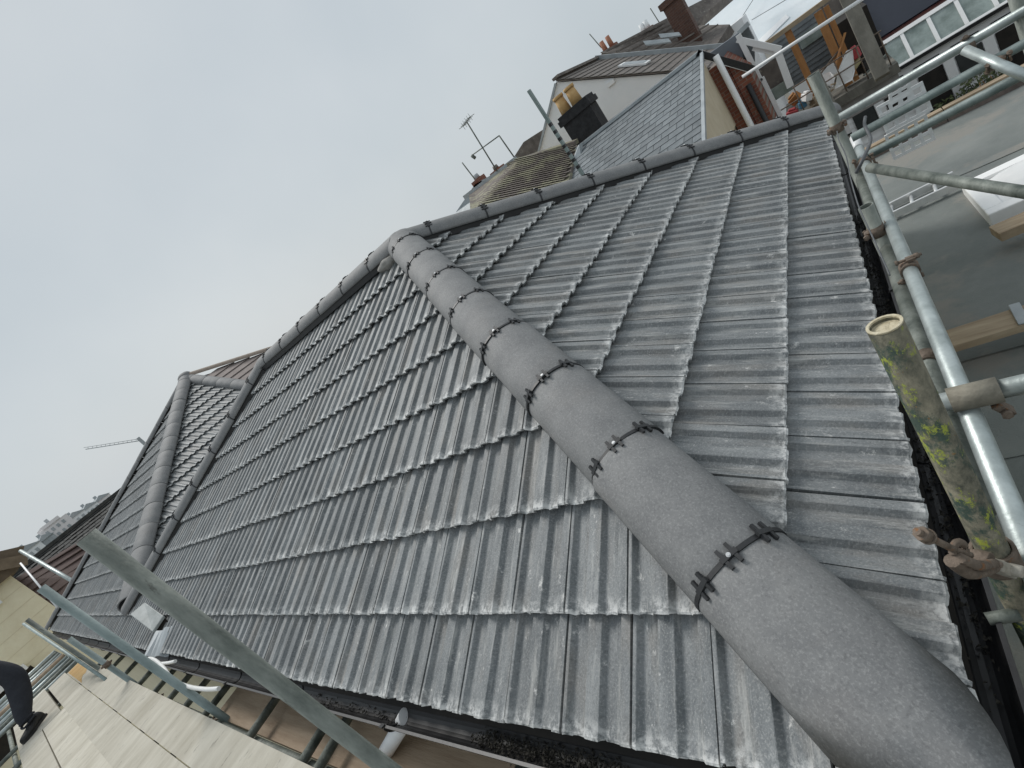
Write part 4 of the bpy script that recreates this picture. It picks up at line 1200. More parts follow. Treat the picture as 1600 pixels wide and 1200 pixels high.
# ladder
ld = thing('ladder', 'slim aluminium ladder lying on the felt roof', 'ladder', (0.186, 5.615, -1.270))
a1, a2 = V3((0.098, 5.474, -1.240)), V3((0.666, 5.528, -1.240)); b1, b2 = V3((0.128, 5.727, -1.240)), V3((0.683, 5.799, -1.240))
M_ALU = simple('aluminium', (0.55, 0.56, 0.56), (0.68, 0.69, 0.69), 10, 0.4, metal=0.5, bump=0.02)
for a, b in ((a1, a2), (b1, b2)):
    m = MB(); m.beam(a, b, 0.03, 0.07); m.build('stile', M_ALU, ld)
for t in (0.08, 0.38, 0.72, 0.97):
    m = MB(); m.tube(a1.lerp(a2, t), b1.lerp(b2, t), 0.016, 10); m.build('rung', M_ALU, ld)

# ================================================================== white boarded building beyond the felt roof
YB = 20.0
wb = thing('boarded_building', 'white weatherboarded building with a row of dark windows beyond the felt roof', 'building', (2, YB, -6.5))
xL, xR, zB, zT = 0.0, 9.0, -6.4, -3.02
m = MB(); m.box((xL, YB + 0.05, zB), (xR, YB + 3.5, zT)); m.build('wall', M_WBOARD, wb)
for i in range(26):
    z = zB + 0.2 + i * 0.165
    if z > zT - 0.1: break
    m = MB()
    m.prism([(xL, YB - 0.005, z), (xL, YB + 0.03, z + 0.16), (xL, YB + 0.045, z + 0.16), (xL, YB + 0.045, z)], (xR - xL, 0, 0)); m.build('board', M_WBOARD, wb)
# openings along the upper strip: dark slots, and large dark openings with posts
zw0, zw1 = -4.80, -3.52
for i in range(8):
    xa = 0.14 + i * 0.86
    zw = zw0 if i in (2, 4, 5, 7) else -4.3
    m = MB(); m.box((xa + 0.01, YB - 0.028, zw), (xa + 0.585, YB - 0.012, zw1)); wo = m.build('window', M_DARK if i % 3 else M_GLASS, wb)
    m = MB(); m.box((xa + 0.60, YB - 0.06, zw0 - 0.7), (xa + 0.84, YB - 0.014, zw1 + 0.05)); m.build('post', M_WPAINT, wb)
    m = MB(); m.box((xa - 0.01, YB - 0.03, zw1 + 0.22), (xa + 0.6, YB - 0.011, zw1 + 0.31)); m.build('vent_slot', M_DARK, wb)
m = MB(); m.box((xL - 0.1, YB - 0.18, zT + 0.001), (xR, YB + 0.04, zT + 0.09)); m.build('gutter', M_BLACK, wb)
# glazed lean-to
gl = thing('glazed_lean_to', 'glass lean-to roof with white bars below the dark panel', 'conservatory', (4, YB, zT))
g0 = V3((1.30, YB - 0.05, zT + 0.13)); up_s = V3((0, 0.62, 0.78))
GH = 0.82
nb_ = 9
for i in range(nb_):
    xa = 1.30 + i * 0.62
    m = MB(); m.beam(V3((xa, g0.y, g0.z)), V3((xa, g0.y, g0.z)) + up_s * GH, 0.09, 0.06, V3((0, -.8, .5))); m.build('glazing_bar', M_WPAINT, gl)
    if i < nb_ - 1:
        p = V3((xa + 0.047, g0.y, g0.z)); q = V3((0.526, 0, 0))
        m = MB(); m.prism([p, p + q, p + q + up_s * GH, p + up_s * GH], (0, 0.006, -0.004)); m.build('pane', M_CGLASS, gl)
m = MB(); m.beam(g0 + up_s * (GH + 0.06) - V3((0.07, 0, 0)), g0 + up_s * (GH + 0.06) + V3((5.05, 0, 0)), 0.09, 0.12, up_s); m.build('top_rail', M_WPAINT, gl)
m = MB(); m.beam(g0 - up_s * 0.05 - V3((0.07, 0, 0)), g0 - up_s * 0.05 + V3((5.05, 0, 0)), 0.06, 0.09, up_s); m.build('bottom_rail', M_WPAINT, gl)
# brick building with the dark panel above
bb = thing('brick_house', 'dark red brick house carrying a big blue black panel on its roof', 'house', (4, YB + 1.2, -6.5))
m = MB(); m.box((1.25, YB + 0.75, -6.4), (9, YB + 5, -2.8)); m.build('wall', M_BRICKD, bb)
m = MB()
pp = [V3((1.52, YB + 1.3, -2.12)), V3((9.2, YB + 1.3, -2.12)), V3((9.2, YB + 3.6, 0.1)), V3((1.52, YB + 3.6, 0.1))]
m.prism(pp, (0, 0.08, -0.08)); m.build('roof_panel', M_PANEL, bb)
m = MB(); m.prism([V3((1.25, YB + 0.74, -2.75)), V3((9.1, YB + 0.74, -2.75)), V3((9.1, YB + 3.6, -0.02)), V3((1.25, YB + 3.6, -0.02))], (0, 0.06, -0.06)); m.build('roof_edge', M_BRICKD, bb)
for i in range(12):
    t = i / 12
    m = MB(); q = V3((1.27, YB + 0.9 + 2.65 * t, -2.16 + 2.13 * t)); m.box((q.x - 0.1, q.y, q.z - 0.05), (q.x + 0.13, q.y + 0.2, q.z + 0.12)); m.build('verge_tile', M_BRICKD, bb)

# garden plants against the boards
def leaves(name, label, boxes, n, size, mats, cat='plant', seed=1):
    rn = random.Random(seed)
    b0 = boxes[0]
    t = thing(name, label, cat, ((b0[0] + b0[3]) / 2, (b0[1] + b0[4]) / 2, b0[2]))
    for mi, mt in enumerate(mats):
        m = MB()
        for k in range(n // len(mats)):
            bx_ = rn.choice(boxes)
            c = V3((rn.uniform(bx_[0], bx_[3]), rn.uniform(bx_[1], bx_[4]), bx_[2] + (bx_[5] - bx_[2]) * rn.random() ** 1.3))
            d1 = V3((rn.gauss(0, 1), rn.gauss(0, 1), rn.gauss(0, 1))).normalized(); d2 = d1.orthogonal().normalized()
            s_ = size * rn.uniform(0.5, 1.3)
            m.add([c - d1 * s_, c + d2 * s_ * 0.45, c + d1 * s_, c - d2 * s_ * 0.45], [(0, 1, 2, 3)])
        m.build('foliage', mt, t)
    m = MB()
    for k in range(8):
        bx_ = rn.choice(boxes); p = V3((rn.uniform(bx_[0], bx_[3]), rn.uniform(bx_[1], bx_[4]), bx_[2]))
        m.tube(p - V3((0, 0, .2)), p + V3((rn.uniform(-.2, .2), rn.uniform(-.1, .1), (bx_[5] - bx_[2]) * .8)), 0.02, 6, r2=0.006)
    m.build('stems', M_WOODO, t)
    return t
leaves('garden_hedge', 'scruffy green and brown hedge at the foot of the white boards', [(1.2, YB - 1.6, -6.3, 9.0, YB - 0.3, -4.72)], 5200, 0.075, [M_LEAF, M_LEAFD, M_LEAF, M_LEAF], 'hedge', 3)
leaves('climbing_shrub', 'taller leafy shrub climbing the white boards', [(1.9, YB - 0.6, -5.2, 2.9, YB - 0.2, -4.4), (2.6, YB - 0.6, -5.0, 3.6, YB - 0.2, -4.2)], 900, 0.07, [M_LEAF], 'shrub', 4)
leaves('white_flowering_plant', 'pale flowering plant by the felt roof edge', [(0.6, YB - 1.5, -6.2, 2.2, YB - 0.5, -4.95)], 1000, 0.06, [M_LEAF, M_WBOARD, M_WBOARD], 'plant', 5)

# ================================================================== balcony with junk, timber posts
YD = 14.0
deck = thing('timber_balcony', 'timber balcony with orange brown posts full of building junk', 'balcony', (0, YD, -6.5))
m = MB(); m.box((-1.0, YD - 0.4, -1.75), (1.15, YD + 2.6, -1.55)); m.build('deck', M_GREYWOOD, deck)
m = MB(); m.box((-0.95, YD - 0.3, -2.1), (1.1, YD + 2.5, -1.76)); m.box((-0.9, YD + 0.2, -6.4), (-0.6, YD + 0.5, -2.1)); m.box((-0.9, YD + 2.0, -6.4), (-0.6, YD + 2.3, -2.1)); m.build('edge_beam', simple('grey_block', (0.22, 0.21, 0.20), (0.36, 0.35, 0.34), 3, 0.9), deck)
for (x, w_, z1) in ((-0.25, 0.13, 0.22), (0.33, 0.15, 0.16), (0.48, 0.10, 0.15)):
    m = MB(); m.box((x - w_ / 2, YD - 0.05, -1.5), (x + w_ / 2, YD + 0.09, z1)); m.build('post', M_WOODO, deck)
m = MB(); m.beam((-0.85, YD, 0.25), (1.3, YD, 0.25), 0.16, 0.09); m.build('top_beam', M_PLANK, deck)
m = MB(); m.box((-0.72, YD + 2.0, -1.2), (1.1, YD + 2.2, 0.1)); m.build('back_wall', M_SLATEB, deck)
for i in range(11):
    m = MB(); m.prism([(-0.72, YD + 1.985, -1.18 + i * .115), (-0.72, YD + 1.96, -1.18 + i * .115), (-0.72, YD + 1.985, -1.07 + i * .115)], (1.15, 0, 0)); m.build('slate_course', M_SLATE, deck)
m = MB(); m.box((-0.2, YD + 1.9, -0.5), (0.28, YD + 1.99, -0.2)); m.build('window', M_CGLASS, deck)
m = MB(); m.box((0.45, YD + 0.6, -1.5), (1.1, YD + 1.9, -0.35)); m.build('dark_recess', M_DARK, deck)
for zz in (-0.84, -1.12):
    m = MB(); m.tube((-0.98, YD - 0.34, zz), (1.1, YD - 0.34, zz), 0.014, 8); m.build('rail', M_RUST, deck)
for i in range(6):
    x = -0.95 + i * 0.4
    m = MB(); m.tube((x, YD - 0.34, -1.55), (x, YD - 0.34, -0.84), 0.012, 8); m.build('baluster', M_RUST, deck)
# junk
jr = random.Random(9)
def sheet(label, pts, th, mat, cat, name):
    m = MB(); P = [V3(p) for p in pts]; n = (P[1] - P[0]).cross(P[2] - P[0]).normalized()
    m.prism(P, n * th)
    return tag(m.build(name, mat, None, P[0]), label, cat)
sheet('tall white sheet leaning on the balcony junk', [(0.496, 13.800, -0.824), (0.604, 13.800, -0.852), (0.508, 13.800, -1.268), (0.408, 13.700, -1.396), (0.090, 13.700, -1.365), (0.242, 13.700, -1.078)], 0.02, M_WPAINT, 'sheet', 'leaning_sheet')
sheet('crumpled white sheet behind the tall leaning one', [(-0.039, 14.000, -1.000), (0.116, 14.100, -1.044), (0.171, 13.950, -1.182), (0.072, 13.900, -1.343), (-0.025, 13.900, -1.192)], 0.02, M_WPAINT, 'sheet', 'leaning_sheet')
cols = [(M_RED, 'red'), (M_YELLOW, 'pale yellow'), (M_PLANK, 'brown'), (M_WPAINT, 'white'), (M_BLUE, 'blue'), (M_WOODO, 'orange'), (M_GALVD, 'grey'), (M_DARK, 'black')]
spots = [(0.62, 14.0, -1.0, 0, 'leaning above the white sheet'), (0.55, 14.05, -1.22, 1, 'beside the grey wooden post'), (-0.55, 13.85, -1.30, 4, 'at the left end of the balcony'), (-0.78, 13.85, -1.35, 0, 'at the far left of the balcony'), (-0.3, 13.9, -1.45, 2, 'on the deck below the orange post'), (-0.12, 13.9, -1.40, 3, 'in the middle of the balcony'), (-0.62, 13.95, -1.12, 5, 'stacked at the left of the balcony'), (0.1, 14.2, -1.3, 6, 'behind the white sheets'), (0.7, 14.1, -1.38, 7, 'at the right end of the balcony'), (-0.42, 13.8, -1.20, 3, 'by the balcony rail')]
for (x, y, z, ci, where) in spots:
    m = MB()
    Mx = Matrix.Translation((x, y, z)) @ Matrix.Rotation(jr.uniform(-.6, .6), 4, 'Y') @ Matrix.Rotation(jr.uniform(-1, 1), 4, 'Z')
    w_, h_ = jr.uniform(.07, .14), jr.uniform(.05, .11)
    m.box((-w_, -0.08, -h_), (w_, 0.08, h_), Mx)
    m.box((-w_ * .6, -0.06, h_ + 0.001), (w_ * .7, 0.05, h_ + 0.05), Mx)
    o = m.build('junk_carton', cols[ci][0], None, (x, y, z - h_)); bevel(o, 0.015, 1)
    tag(o, cols[ci][1] + ' box of building junk ' + where, 'junk box', 'junk on the balcony')
for i, (x, z, ln, tl) in enumerate(((-0.2, -1.0, 0.9, 0.4), (0.05, -1.25, 0.7, -0.3), (0.25, -0.95, 0.8, 0.9), (-0.5, -1.45, 0.8, 0.1), (0.6, -1.45, 0.7, 0.2))):
    plank(['rusty bar leaning among the junk', 'short batten on the balcony junk', 'steep batten propped behind the white sheet', 'plank lying at the balcony foot', 'plank end at the right of the balcony'][i], (x, 13.75, z), (x + ln * math.cos(tl) * .7, 13.95, z + ln * math.sin(tl) * .7), 0.05, 0.03, [M_RUST, M_PLANK, M_WOODO, M_PLANK, M_GALVD][i], cat='batten', name='batten')
# tall grey timber post of the far scaffold in front of the brick house
plank('tall grey wooden post standing before the brick house', (0.574, 7.765, -0.462), (0.569, 8.221, 0.640), 0.15, 0.15, M_GREYWOOD, up_=(0, 1, 0), cat='post', name='wooden_post')
plank('grey wooden post by the far end of the ridge', (0.041, 6.202, -0.305), (0.026, 6.407, 0.218), 0.11, 0.11, M_GREYWOOD, up_=(0, 1, 0), cat='post', name='wooden_post')

# ================================================================== white clad dormer frame
fr = thing('open_porch', 'white painted open frame with boarded side, beyond the ridge of the roof', 'frame', (-0.9, 13, -1.6))
def fbeam(a, b, w_=0.10, t_=0.10): 
    m = MB(); m.beam(a, b, w_, t_, (0, 1, 0)); return m
fbeam((-0.98, 13, 0.80), (-0.98, 13, -0.25)).build('jamb', M_WPAINT, fr)
fbeam((-0.50, 13.02, 0.10), (-0.56, 13.02, -0.70), 0.13).build('jamb', M_WPAINT, fr)
fbeam((-1.03, 13.01, 0.74), (-0.44, 13.01, 0.05), 0.11).build('raking_head', M_WPAINT, fr)
fbeam((-0.86, 13.06, 0.40), (-0.52, 13.06, 0.02), 0.08).build('inner_head', M_WPAINT, fr)
for i in range(9):
    z = -0.25 - i * 0.115
    m = MB(); m.prism([(-1.30, 13.0, z), (-1.30, 13.02, z + 0.112), (-1.30, 13.05, z + 0.112), (-1.30, 13.05, z)], (0.36, 0, 0)); m.build('board', M_WBOARD, fr)
fbeam((-0.93, 13, -0.2), (-0.93, 13, -1.35), 0.08).build('corner_post', M_WPAINT, fr)
m = MB(); m.box((-0.95, 13.3, -0.75), (-0.5, 13.35, -0.05)); m.build('slate_back', M_SLATEB, fr)
m = MB(); m.box((-0.92, 13.2, -0.80), (-0.55, 13.25, -0.55)); m.build('pane', M_CGLASS, fr)

# grey membrane roof piece with dark edge
gp = thing('grey_dormer', 'smooth grey dormer cheek with a black edge beside the white frame', 'dormer', (-1.3, 13.2, -0.5))
m = MB(); m.prism([(-1.599, 13.100, 0.851), (-0.980, 13.100, 0.823), (-0.978, 13.100, 0.680), (-1.110, 13.100, 0.307), (-1.444, 13.100, 0.372)], (0, 0.3, 0)); m.build('cheek', M_GREYPANEL, gp)
m = MB(); m.prism([(-0.977, 13.300, 0.801), (-0.792, 13.300, 0.851), (-0.787, 13.300, 0.535), (-1.099, 13.300, -0.227), (-1.139, 13.300, 0.271)], (0, 0.2, 0)); m.build('slate_side', M_SLATE, gp)
m = MB(); m.beam((-1.469, 13.050, 0.369), (-1.000, 13.050, 0.272), 0.09, 0.12); m.beam((-0.999, 13.040, 0.272), (-1.024, 13.040, -0.239), 0.05, 0.1, (0, 1, 0)); m.build('black_trim', M_BLACK, gp)
m = MB(); m.beam((-0.978, 13.200, 0.812), (-0.746, 13.200, 0.850), 0.12, 0.09); m.build('lead_ridge', M_LEAD, gp)

# ================================================================== slated house just beyond the ridge
sh = thing('slated_house', 'house with a blue grey slate slope and beige side wall beyond the ridge', 'house', (-3, 10, -6.5))
rx0, rx1, ry0, ry1 = -4.75, -1.56, 7.6, 12.0
rz1 = 0.98; rsl = 0.275
def rzz(y): return rz1 - (ry1 - y) * rsl
m = MB(); m.add([(rx0, ry0, rzz(ry0) - 0.03), (rx1 - 0.02, ry0, rzz(ry0) - 0.03), (rx1 - 0.02, ry1, rz1 - 0.03), (rx0, ry1, rz1 - 0.03)], [(0, 1, 2, 3)]); m.build('underlay', M_DARK, sh)
gs = 0.235; ws = 0.30
sv_ = Vector((0, 1, rsl)).normalized(); sn_ = Vector((0, -rsl, 1)).normalized()
sm = []
for k in range(4):
    rn = random.Random(k)
    mb = MB(); jz = rn.uniform(0, 0.004)
    P = [V3((0.004, rn.uniform(-.006, .006), 0)), V3((ws - 0.004, rn.uniform(-.006, .006), jz)), V3((ws - 0.004, gs * 1.6, -0.014)), V3((0.004, gs * 1.6, -0.014))]
    mb.prism(P, (0, 0, -0.012)); sm.append(mb.mesh('slate', M_SLATE))
ns = int((ry1 - ry0) / (gs * sv_.y)); cnt = 0
for j in range(ns, -1, -1):
    y = ry1 - 0.1 - (ns - j) * gs * sv_.y
    if y < ry0: break
    for i in range(int((rx1 - rx0) / ws) + 1):
        x = rx0 + i * ws - (ws / 2 if j % 2 else 0)
        if x > rx1 - 0.04 or x < rx0 - 0.2: continue
        kx = min(1.0, (rx1 - 0.005 - x) / ws)
        p = V3((x, y, rzz(y) + 0.018)) - V3(sh.location)
        M = Matrix(((1, 0, 0, p.x), (0, sv_.y, sn_.y, p.y), (0, sv_.z, sn_.z, p.z), (0, 0, 0, 1))) @ Matrix.Rotation(random.gauss(0, .004), 4, 'Z') @ Matrix.Diagonal((kx, 1, 1, 1))
        put('slate', sm[random.randrange(4)], M, sh); cnt += 1
m = MB(); m.beam((rx0, ry1, rz1 + 0.035), (rx1, ry1, rz1 + 0.035), 0.18, 0.06); m.build('lead_ridge', M_LEAD, sh)
m = MB(); m.box((rx0 + 0.1, ry0 + 0.3, -6.4), (rx1 - 0.08, ry1 + 2.0, rzz(ry0) - 0.2)); m.build('wall', M_BEIGE, sh)
m = MB(); m.prism([(rx1 - 0.085, ry0 + 0.2, rzz(ry0) - 0.35), (rx1 - 0.085, ry1 - .02, rzz(ry0) - 0.35), (rx1 - 0.085, ry1 - .02, rz1 - 0.05), (rx1 - 0.085, ry0 + 0.2, rzz(ry0 + .2) - 0.05)], (0.05, 0, 0)); m.build('gable_wall', M_BEIGE, sh)
m = MB(); m.beam((rx1 + 0.01, ry0, rzz(ry0) + 0.02), (rx1 + 0.01, ry1, rz1 + 0.02), 0.06, 0.05); m.build('verge_strip', M_LEAD, sh)
m = MB(); m.box((rx1 - 0.03, 8.6, -1.3), (rx1 + 0.03, 9.5, -0.35)); wo = m.build('window', M_GLASS, sh)
m = MB(); m.box((rx1 - 0.028, 8.5, -1.4), (rx1 + 0.05, 8.598, -0.25)); m.build('frame', M_WPAINT, wo)
m = MB(); m.box((rx1 - 0.028, 9.502, -1.4), (rx1 + 0.05, 9.6, -0.25)); m.build('frame', M_WPAINT, wo)
# brick return wall with white gutter and pipe
m = MB(); m.box((rx1 - 0.05, ry1 - 0.02, -6.4), (-1.28, ry1 + 0.9, 0.62)); m.build('brick_wall', M_BRICK, sh)
m = MB(); m.tube((-1.36, ry1 - 0.12, 0.78), (-1.36, ry1 - 0.12, -3), 0.06, 12); m.build('downpipe', M_WPAINT, sh)
m = MB(); m.prism([(-1.27, ry1 + .0, 0.66), (-0.98, ry1 + .0, 0.18), (-0.98, ry1 + .0, -3), (-1.27, ry1 + .0, -3)], (0, 1.2, 0)); m.build('side_wall', M_BRICK, sh)
m = MB(); m.beam((-1.62, ry1 - 0.06, 1.0), (-0.92, ry1 - 0.06, 0.12), 0.10, 0.045, (0, 1, 0)); m.build('bargeboard', M_WPAINT, sh)
m = MB(); m.beam((-1.62, ry1 - 0.08, 1.035), (-0.90, ry1 - 0.08, 0.13), 0.12, 0.02, (0, 1, 0)); m.build('black_verge', M_BLACK, sh)
m = MB(); m.tube((-1.10, ry1 - 0.05, -0.05), (-1.10, ry1 - 0.05, -3), 0.05, 10); m.build('downpipe', M_BLACK, sh)

# lead sheet wedge between slate slope and old roof
sheet('pale lead sheet at the left end of the slate slope', [(-4.533, 11.700, 1.057), (-4.513, 11.900, 1.055), (-4.657, 11.100, 0.321), (-5.146, 11.100, 0.555)], 0.03, M_LEAD, 'lead sheet', 'lead_sheet')

# black chimney with two buff pots
ch = thing('chimney', 'soot black chimney stack with two buff pots in front of the white gable', 'chimney', (-4.4, 12.9, 0.6))
q0 = (-4.957, 12.600, 1.171); q1 = (-4.146, 12.600, 1.163)
cx0, cx1 = q0[0] + .02, q1[0] + .02
m = MB(); m.box((cx0, 12.5, 0.3), (cx1, 13.05, 1.62)); m.build('stack', M_BLACKBRICK, ch)
m = MB(); m.box((cx0 - 0.06, 12.44, 1.621), (cx1 + 0.06, 13.11, 1.76)); m.box((cx0 - 0.02, 12.48, 1.76), (cx1 + 0.02, 13.07, 1.84)); m.build('corbel', M_BLACKBRICK, ch)
for i in range(2):
    x = cx0 + 0.16 + i * 0.34
    m = MB(); m.tube((x, 12.78, 1.84), (x, 12.78, 2.22), 0.155, 8, r2=0.125, wall=0.03); m.tube((x, 12.78, 2.20), (x, 12.78, 2.27), 0.15, 8, wall=0.03); m.build('pot', M_POT, ch)

# ================================================================== white gabled house with slate roof
wh = thing('white_gabled_house', 'white rendered gabled house with a slate roof and small rooflight', 'house', (-5, 16, -6.5))
apx = V3((-5.4, 15, 2.72)); rgt = V3((-2.83, 15, 1.02)); lft = V3((-6.95, 15, 1.6)); 
m = MB(); m.prism([lft, apx, rgt, V3((rgt.x + .9, 15, 0.42)), V3((rgt.x + .9, 15, -6.4)), V3((lft.x, 15, -6.4))], (0, 4.2, 0)); m.build('wall', M_WHITE, wh)
rs = (rgt - apx); e2 = apx + rs * 1.38
nrm = V3((-rs.z, 0, rs.x)); nrm = nrm if nrm.z > 0 else -nrm; nrm.normalize()
m = MB(); m.prism([apx + nrm * .03 + V3((0, -.08, 0)), e2 + nrm * .03 + V3((0, -.08, 0)), e2 + nrm * .03 + V3((0, 4.3, 0)), apx + nrm * .03 + V3((0, 4.3, 0))], nrm * 0.03); m.build('roof_slope', M_SLATEB, wh)
m = MB()
for i in range(18):
    a_ = apx + rs * (1.38 * i / 18) + nrm * 0.075; b_ = apx + rs * (1.38 * (i + 1.05) / 18) + nrm * 0.095
    m.prism([a_ + V3((0, -.1, 0)), b_ + V3((0, -.1, 0)), b_ + V3((0, 4.3, 0)), a_ + V3((0, 4.3, 0))], nrm * -0.012)
tag(m.build('slate_courses', M_SLATEB, wh), kind='stuff')
m = MB(); m.beam(apx + nrm * .1 + V3((0, -.1, 0.03)), apx + nrm * .1 + V3((0, 4.3, .03)), 0.2, 0.07); m.build('ridge', M_SLATEB, wh)
m = MB(); m.beam(apx + V3((0, 4.2, 0.12)), e2 + V3((0, 4.2, 0.12)), 0.22, 0.12, (0, 1, 0)); m.build('far_verge', M_LEAD, wh)
m = MB(); m.beam(apx + V3((-.04, -0.04, 0.0)), lft + V3((-.04, -.04, 0)), 0.06, 0.06, (0, 1, 0)); m.build('verge', M_LEAD, wh)
fl = V3((-7.4, 15.05, 1.1)); 
m = MB(); m.prism([apx, lft, lft + V3((0, 4.2, 0)), apx + V3((0, 4.2, 0))], (-0.03, 0, 0.02)); m.build('roof_slope', M_SLATEB, wh)
c_ = apx + rs * 0.46 + V3((0, 1.3, 0)) + nrm * 0.10
m = MB(); m.prism([c_, c_ + rs * 0.26, c_ + rs * 0.26 + V3((0, 0.75, 0)), c_ + V3((0, 0.75, 0))], nrm * 0.05); rw = m.build('rooflight', M_WPAINT, wh)
m = MB(); c2 = c_ + rs * 0.03 + V3((0, .08, 0)) + nrm * 0.051; m.prism([c2, c2 + rs * 0.2, c2 + rs * 0.2 + V3((0, 0.6, 0)), c2 + V3((0, 0.6, 0))], nrm * 0.01); m.build('pane', M_LEAD, rw)
m = MB(); m.tube((-5.420, 14.900, 2.074), (-5.224, 14.900, 1.789), 0.02, 8); 
m = MB(); m.box((-4.28, 14.93, 1.72), (-4.05, 15.0, 1.82)); m.build('wall_vent', M_WPAINT, wh)

# ================================================================== roofs behind: slate slope with brick chimney
bk = thing('back_house', 'house behind with a brown slate slope, roof windows and brick chimney', 'house', (-3, 23, -6.5))
ra_ = V3((-6.1, 22, 3.15)); rb_ = V3((-1.2, 22, 1.05))
rv = rb_ - ra_
m = MB()
n2 = V3((0.35, -0.35, 1)).normalized()
pl_ = [(-5.641, 21.000, 3.052), (-3.806, 24.000, 2.563), (-2.113, 26.000, 2.207), (-1.667, 26.000, 1.885), (-3.110, 24.000, 1.790), (-1.838, 22.000, 0.978), (-2.478, 20.000, 0.628), (-3.329, 20.000, 1.180)]
m.prism(pl_, (0.0, 0.4, -0.3)); m.build('roof_slope', M_SLATEB, bk)
for i in range(7):
    t = (i + 0.6) / 7.5
    a_ = V3((-5.614, 20.900, 3.044)).lerp(V3((-3.329, 19.900, 1.148)), t); b_ = V3((-3.909, 23.800, 2.558)).lerp(V3((-1.942, 21.900, 0.978)), t)
    m = MB(); m.beam(a_ + n2 * .05, b_ + n2 * .05, 0.06, 0.05); m.build('slate_course', M_SLATEB, bk)
m = MB(); m.prism([(-4.098, 20.400, 2.294), (-3.383, 20.400, 1.817), (-3.343, 20.300, 1.682), (-4.066, 20.300, 2.139)], (0, -0.04, 0.05)); m.build('roof_window', M_LEAD, bk)
m = MB(); m.prism([(-3.678, 20.900, 2.164), (-3.109, 20.900, 1.777), (-3.071, 20.800, 1.641), (-3.647, 20.800, 2.008)], (0, -0.04, 0.05)); m.build('roof_window', M_LEAD, bk)
m = MB(); m.box((-3.36, 21.7, -2), (-2.72, 22.3, 2.75)); ck2 = m.build('chimney_stack', M_BRICKB, bk)
m = MB(); m.box((-3.44, 21.62, 2.751), (-2.64, 22.38, 2.95)); m.build('corbel', M_BRICKB, ck2)
m = MB(); m.box((-7, 22.6, -6.4), (-1.5, 25, 0.9)); m.build('wall', M_WHITE, bk)
def pots(label, px_list, y, mat, h=0.45, r=0.14, h0=0.6):
    p0 = px_list[0]
    t = thing('chimney', label, 'chimney', (p0[0], y, p0[2] - h0))
    xs_ = [p[0] for p in px_list]; zb_ = min(p[2] for p in px_list)
    m = MB(); m.box((min(xs_) - .2, y - .2, zb_ - h0), (max(xs_) + .2, y + .2, zb_)); m.build('stack', M_BRICK, t)
    for p in px_list:
        m = MB(); m.tube((p[0], y, zb_ + .001), (p[0], y, zb_ + h), r, 10, r2=r * .82, wall=0.03); m.build('pot', mat, t)
pots('distant stack with two orange pots on the far roof line', [(-6.228, 24.000, 3.303), (-5.932, 24.000, 3.211)], 24, M_POTR, h=0.4, r=0.11)
pots('distant stack with pale pots higher up the roof line', [(-5.229, 27.000, 3.009), (-5.025, 27.000, 2.965)], 27, M_TOWNW, h=0.35, r=0.12)
def aerial(label, foot, top, bars=4, yg=None, arm=None):
    foot = V3(foot); top = V3(top)
    t = thing('aerial', label, 'aerial', foot)
    m = MB(); m.tube(foot, top, 0.02, 8); m.build('mast', M_GALVD, t)
    d = V3((0.75, -0.4, 0.0)).normalized()
    if bars:
        m = MB(); m.tube(top - d * 0.3, top + d * 0.3, 0.010, 6)
        q = V3((d.y, -d.x, 0))
        for i in range(bars):
            c = top + d * (-0.28 + 0.56 * i / max(bars - 1, 1)); m.tube(c - q * 0.16, c + q * 0.16, 0.007, 6); m.tube(c - V3((0, 0, .1)), c + V3((0, 0, .1)), 0.006, 6)
        m.build('elements', M_GALVD, t)
    if arm is not None:
        m = MB(); m.tube(top, V3(arm), 0.016, 8); m.tube(V3(arm), V3(arm) + V3((0.05, 0, -.12)), 0.05, 8); m.build('arm', M_GALVD, t)
aerial('television aerial with a cluster of rods above the old brown roof', (-7.457, 13.000, 1.857), (-7.355, 13.000, 3.377), 5)
aerial('bent mast with a drooping arm above the old brown roof', (-6.767, 13.000, 1.865), (-6.777, 13.000, 2.532), 0, arm=(-7.961, 13.200, 2.665))
aerial('thin bare rod rising from the far left chimney', (-8.840, 14.000, 2.170), (-8.867, 14.000, 2.793), 0)
aerial('thin rod beside the orange chimney pots', (-6.324, 24.000, 3.407), (-6.460, 24.000, 4.137), 0)
aerial('thin rod near the tall brick chimney', (-4.373, 26.000, 2.785), (-4.421, 26.000, 3.446), 0)

# lattice pole
lp = thing('striped_pole', 'leaning grey metal pole with dark bands in front of the black chimney', 'pole', (-3.725, 9.000, 0.602))
a_, b_ = V3((-3.729, 9.000, 0.618)), V3((-3.736, 9.000, 2.361))
m = MB(); m.beam(a_, b_, 0.075, 0.05); m.build('pole', M_GALVG, lp)
for i in range(7):
    t = 0.08 + i * 0.085
    m = MB(); m.beam(a_.lerp(b_, t), a_.lerp(b_, t + 0.035), 0.079, 0.054); m.build('dark_band', M_BLACK, lp)

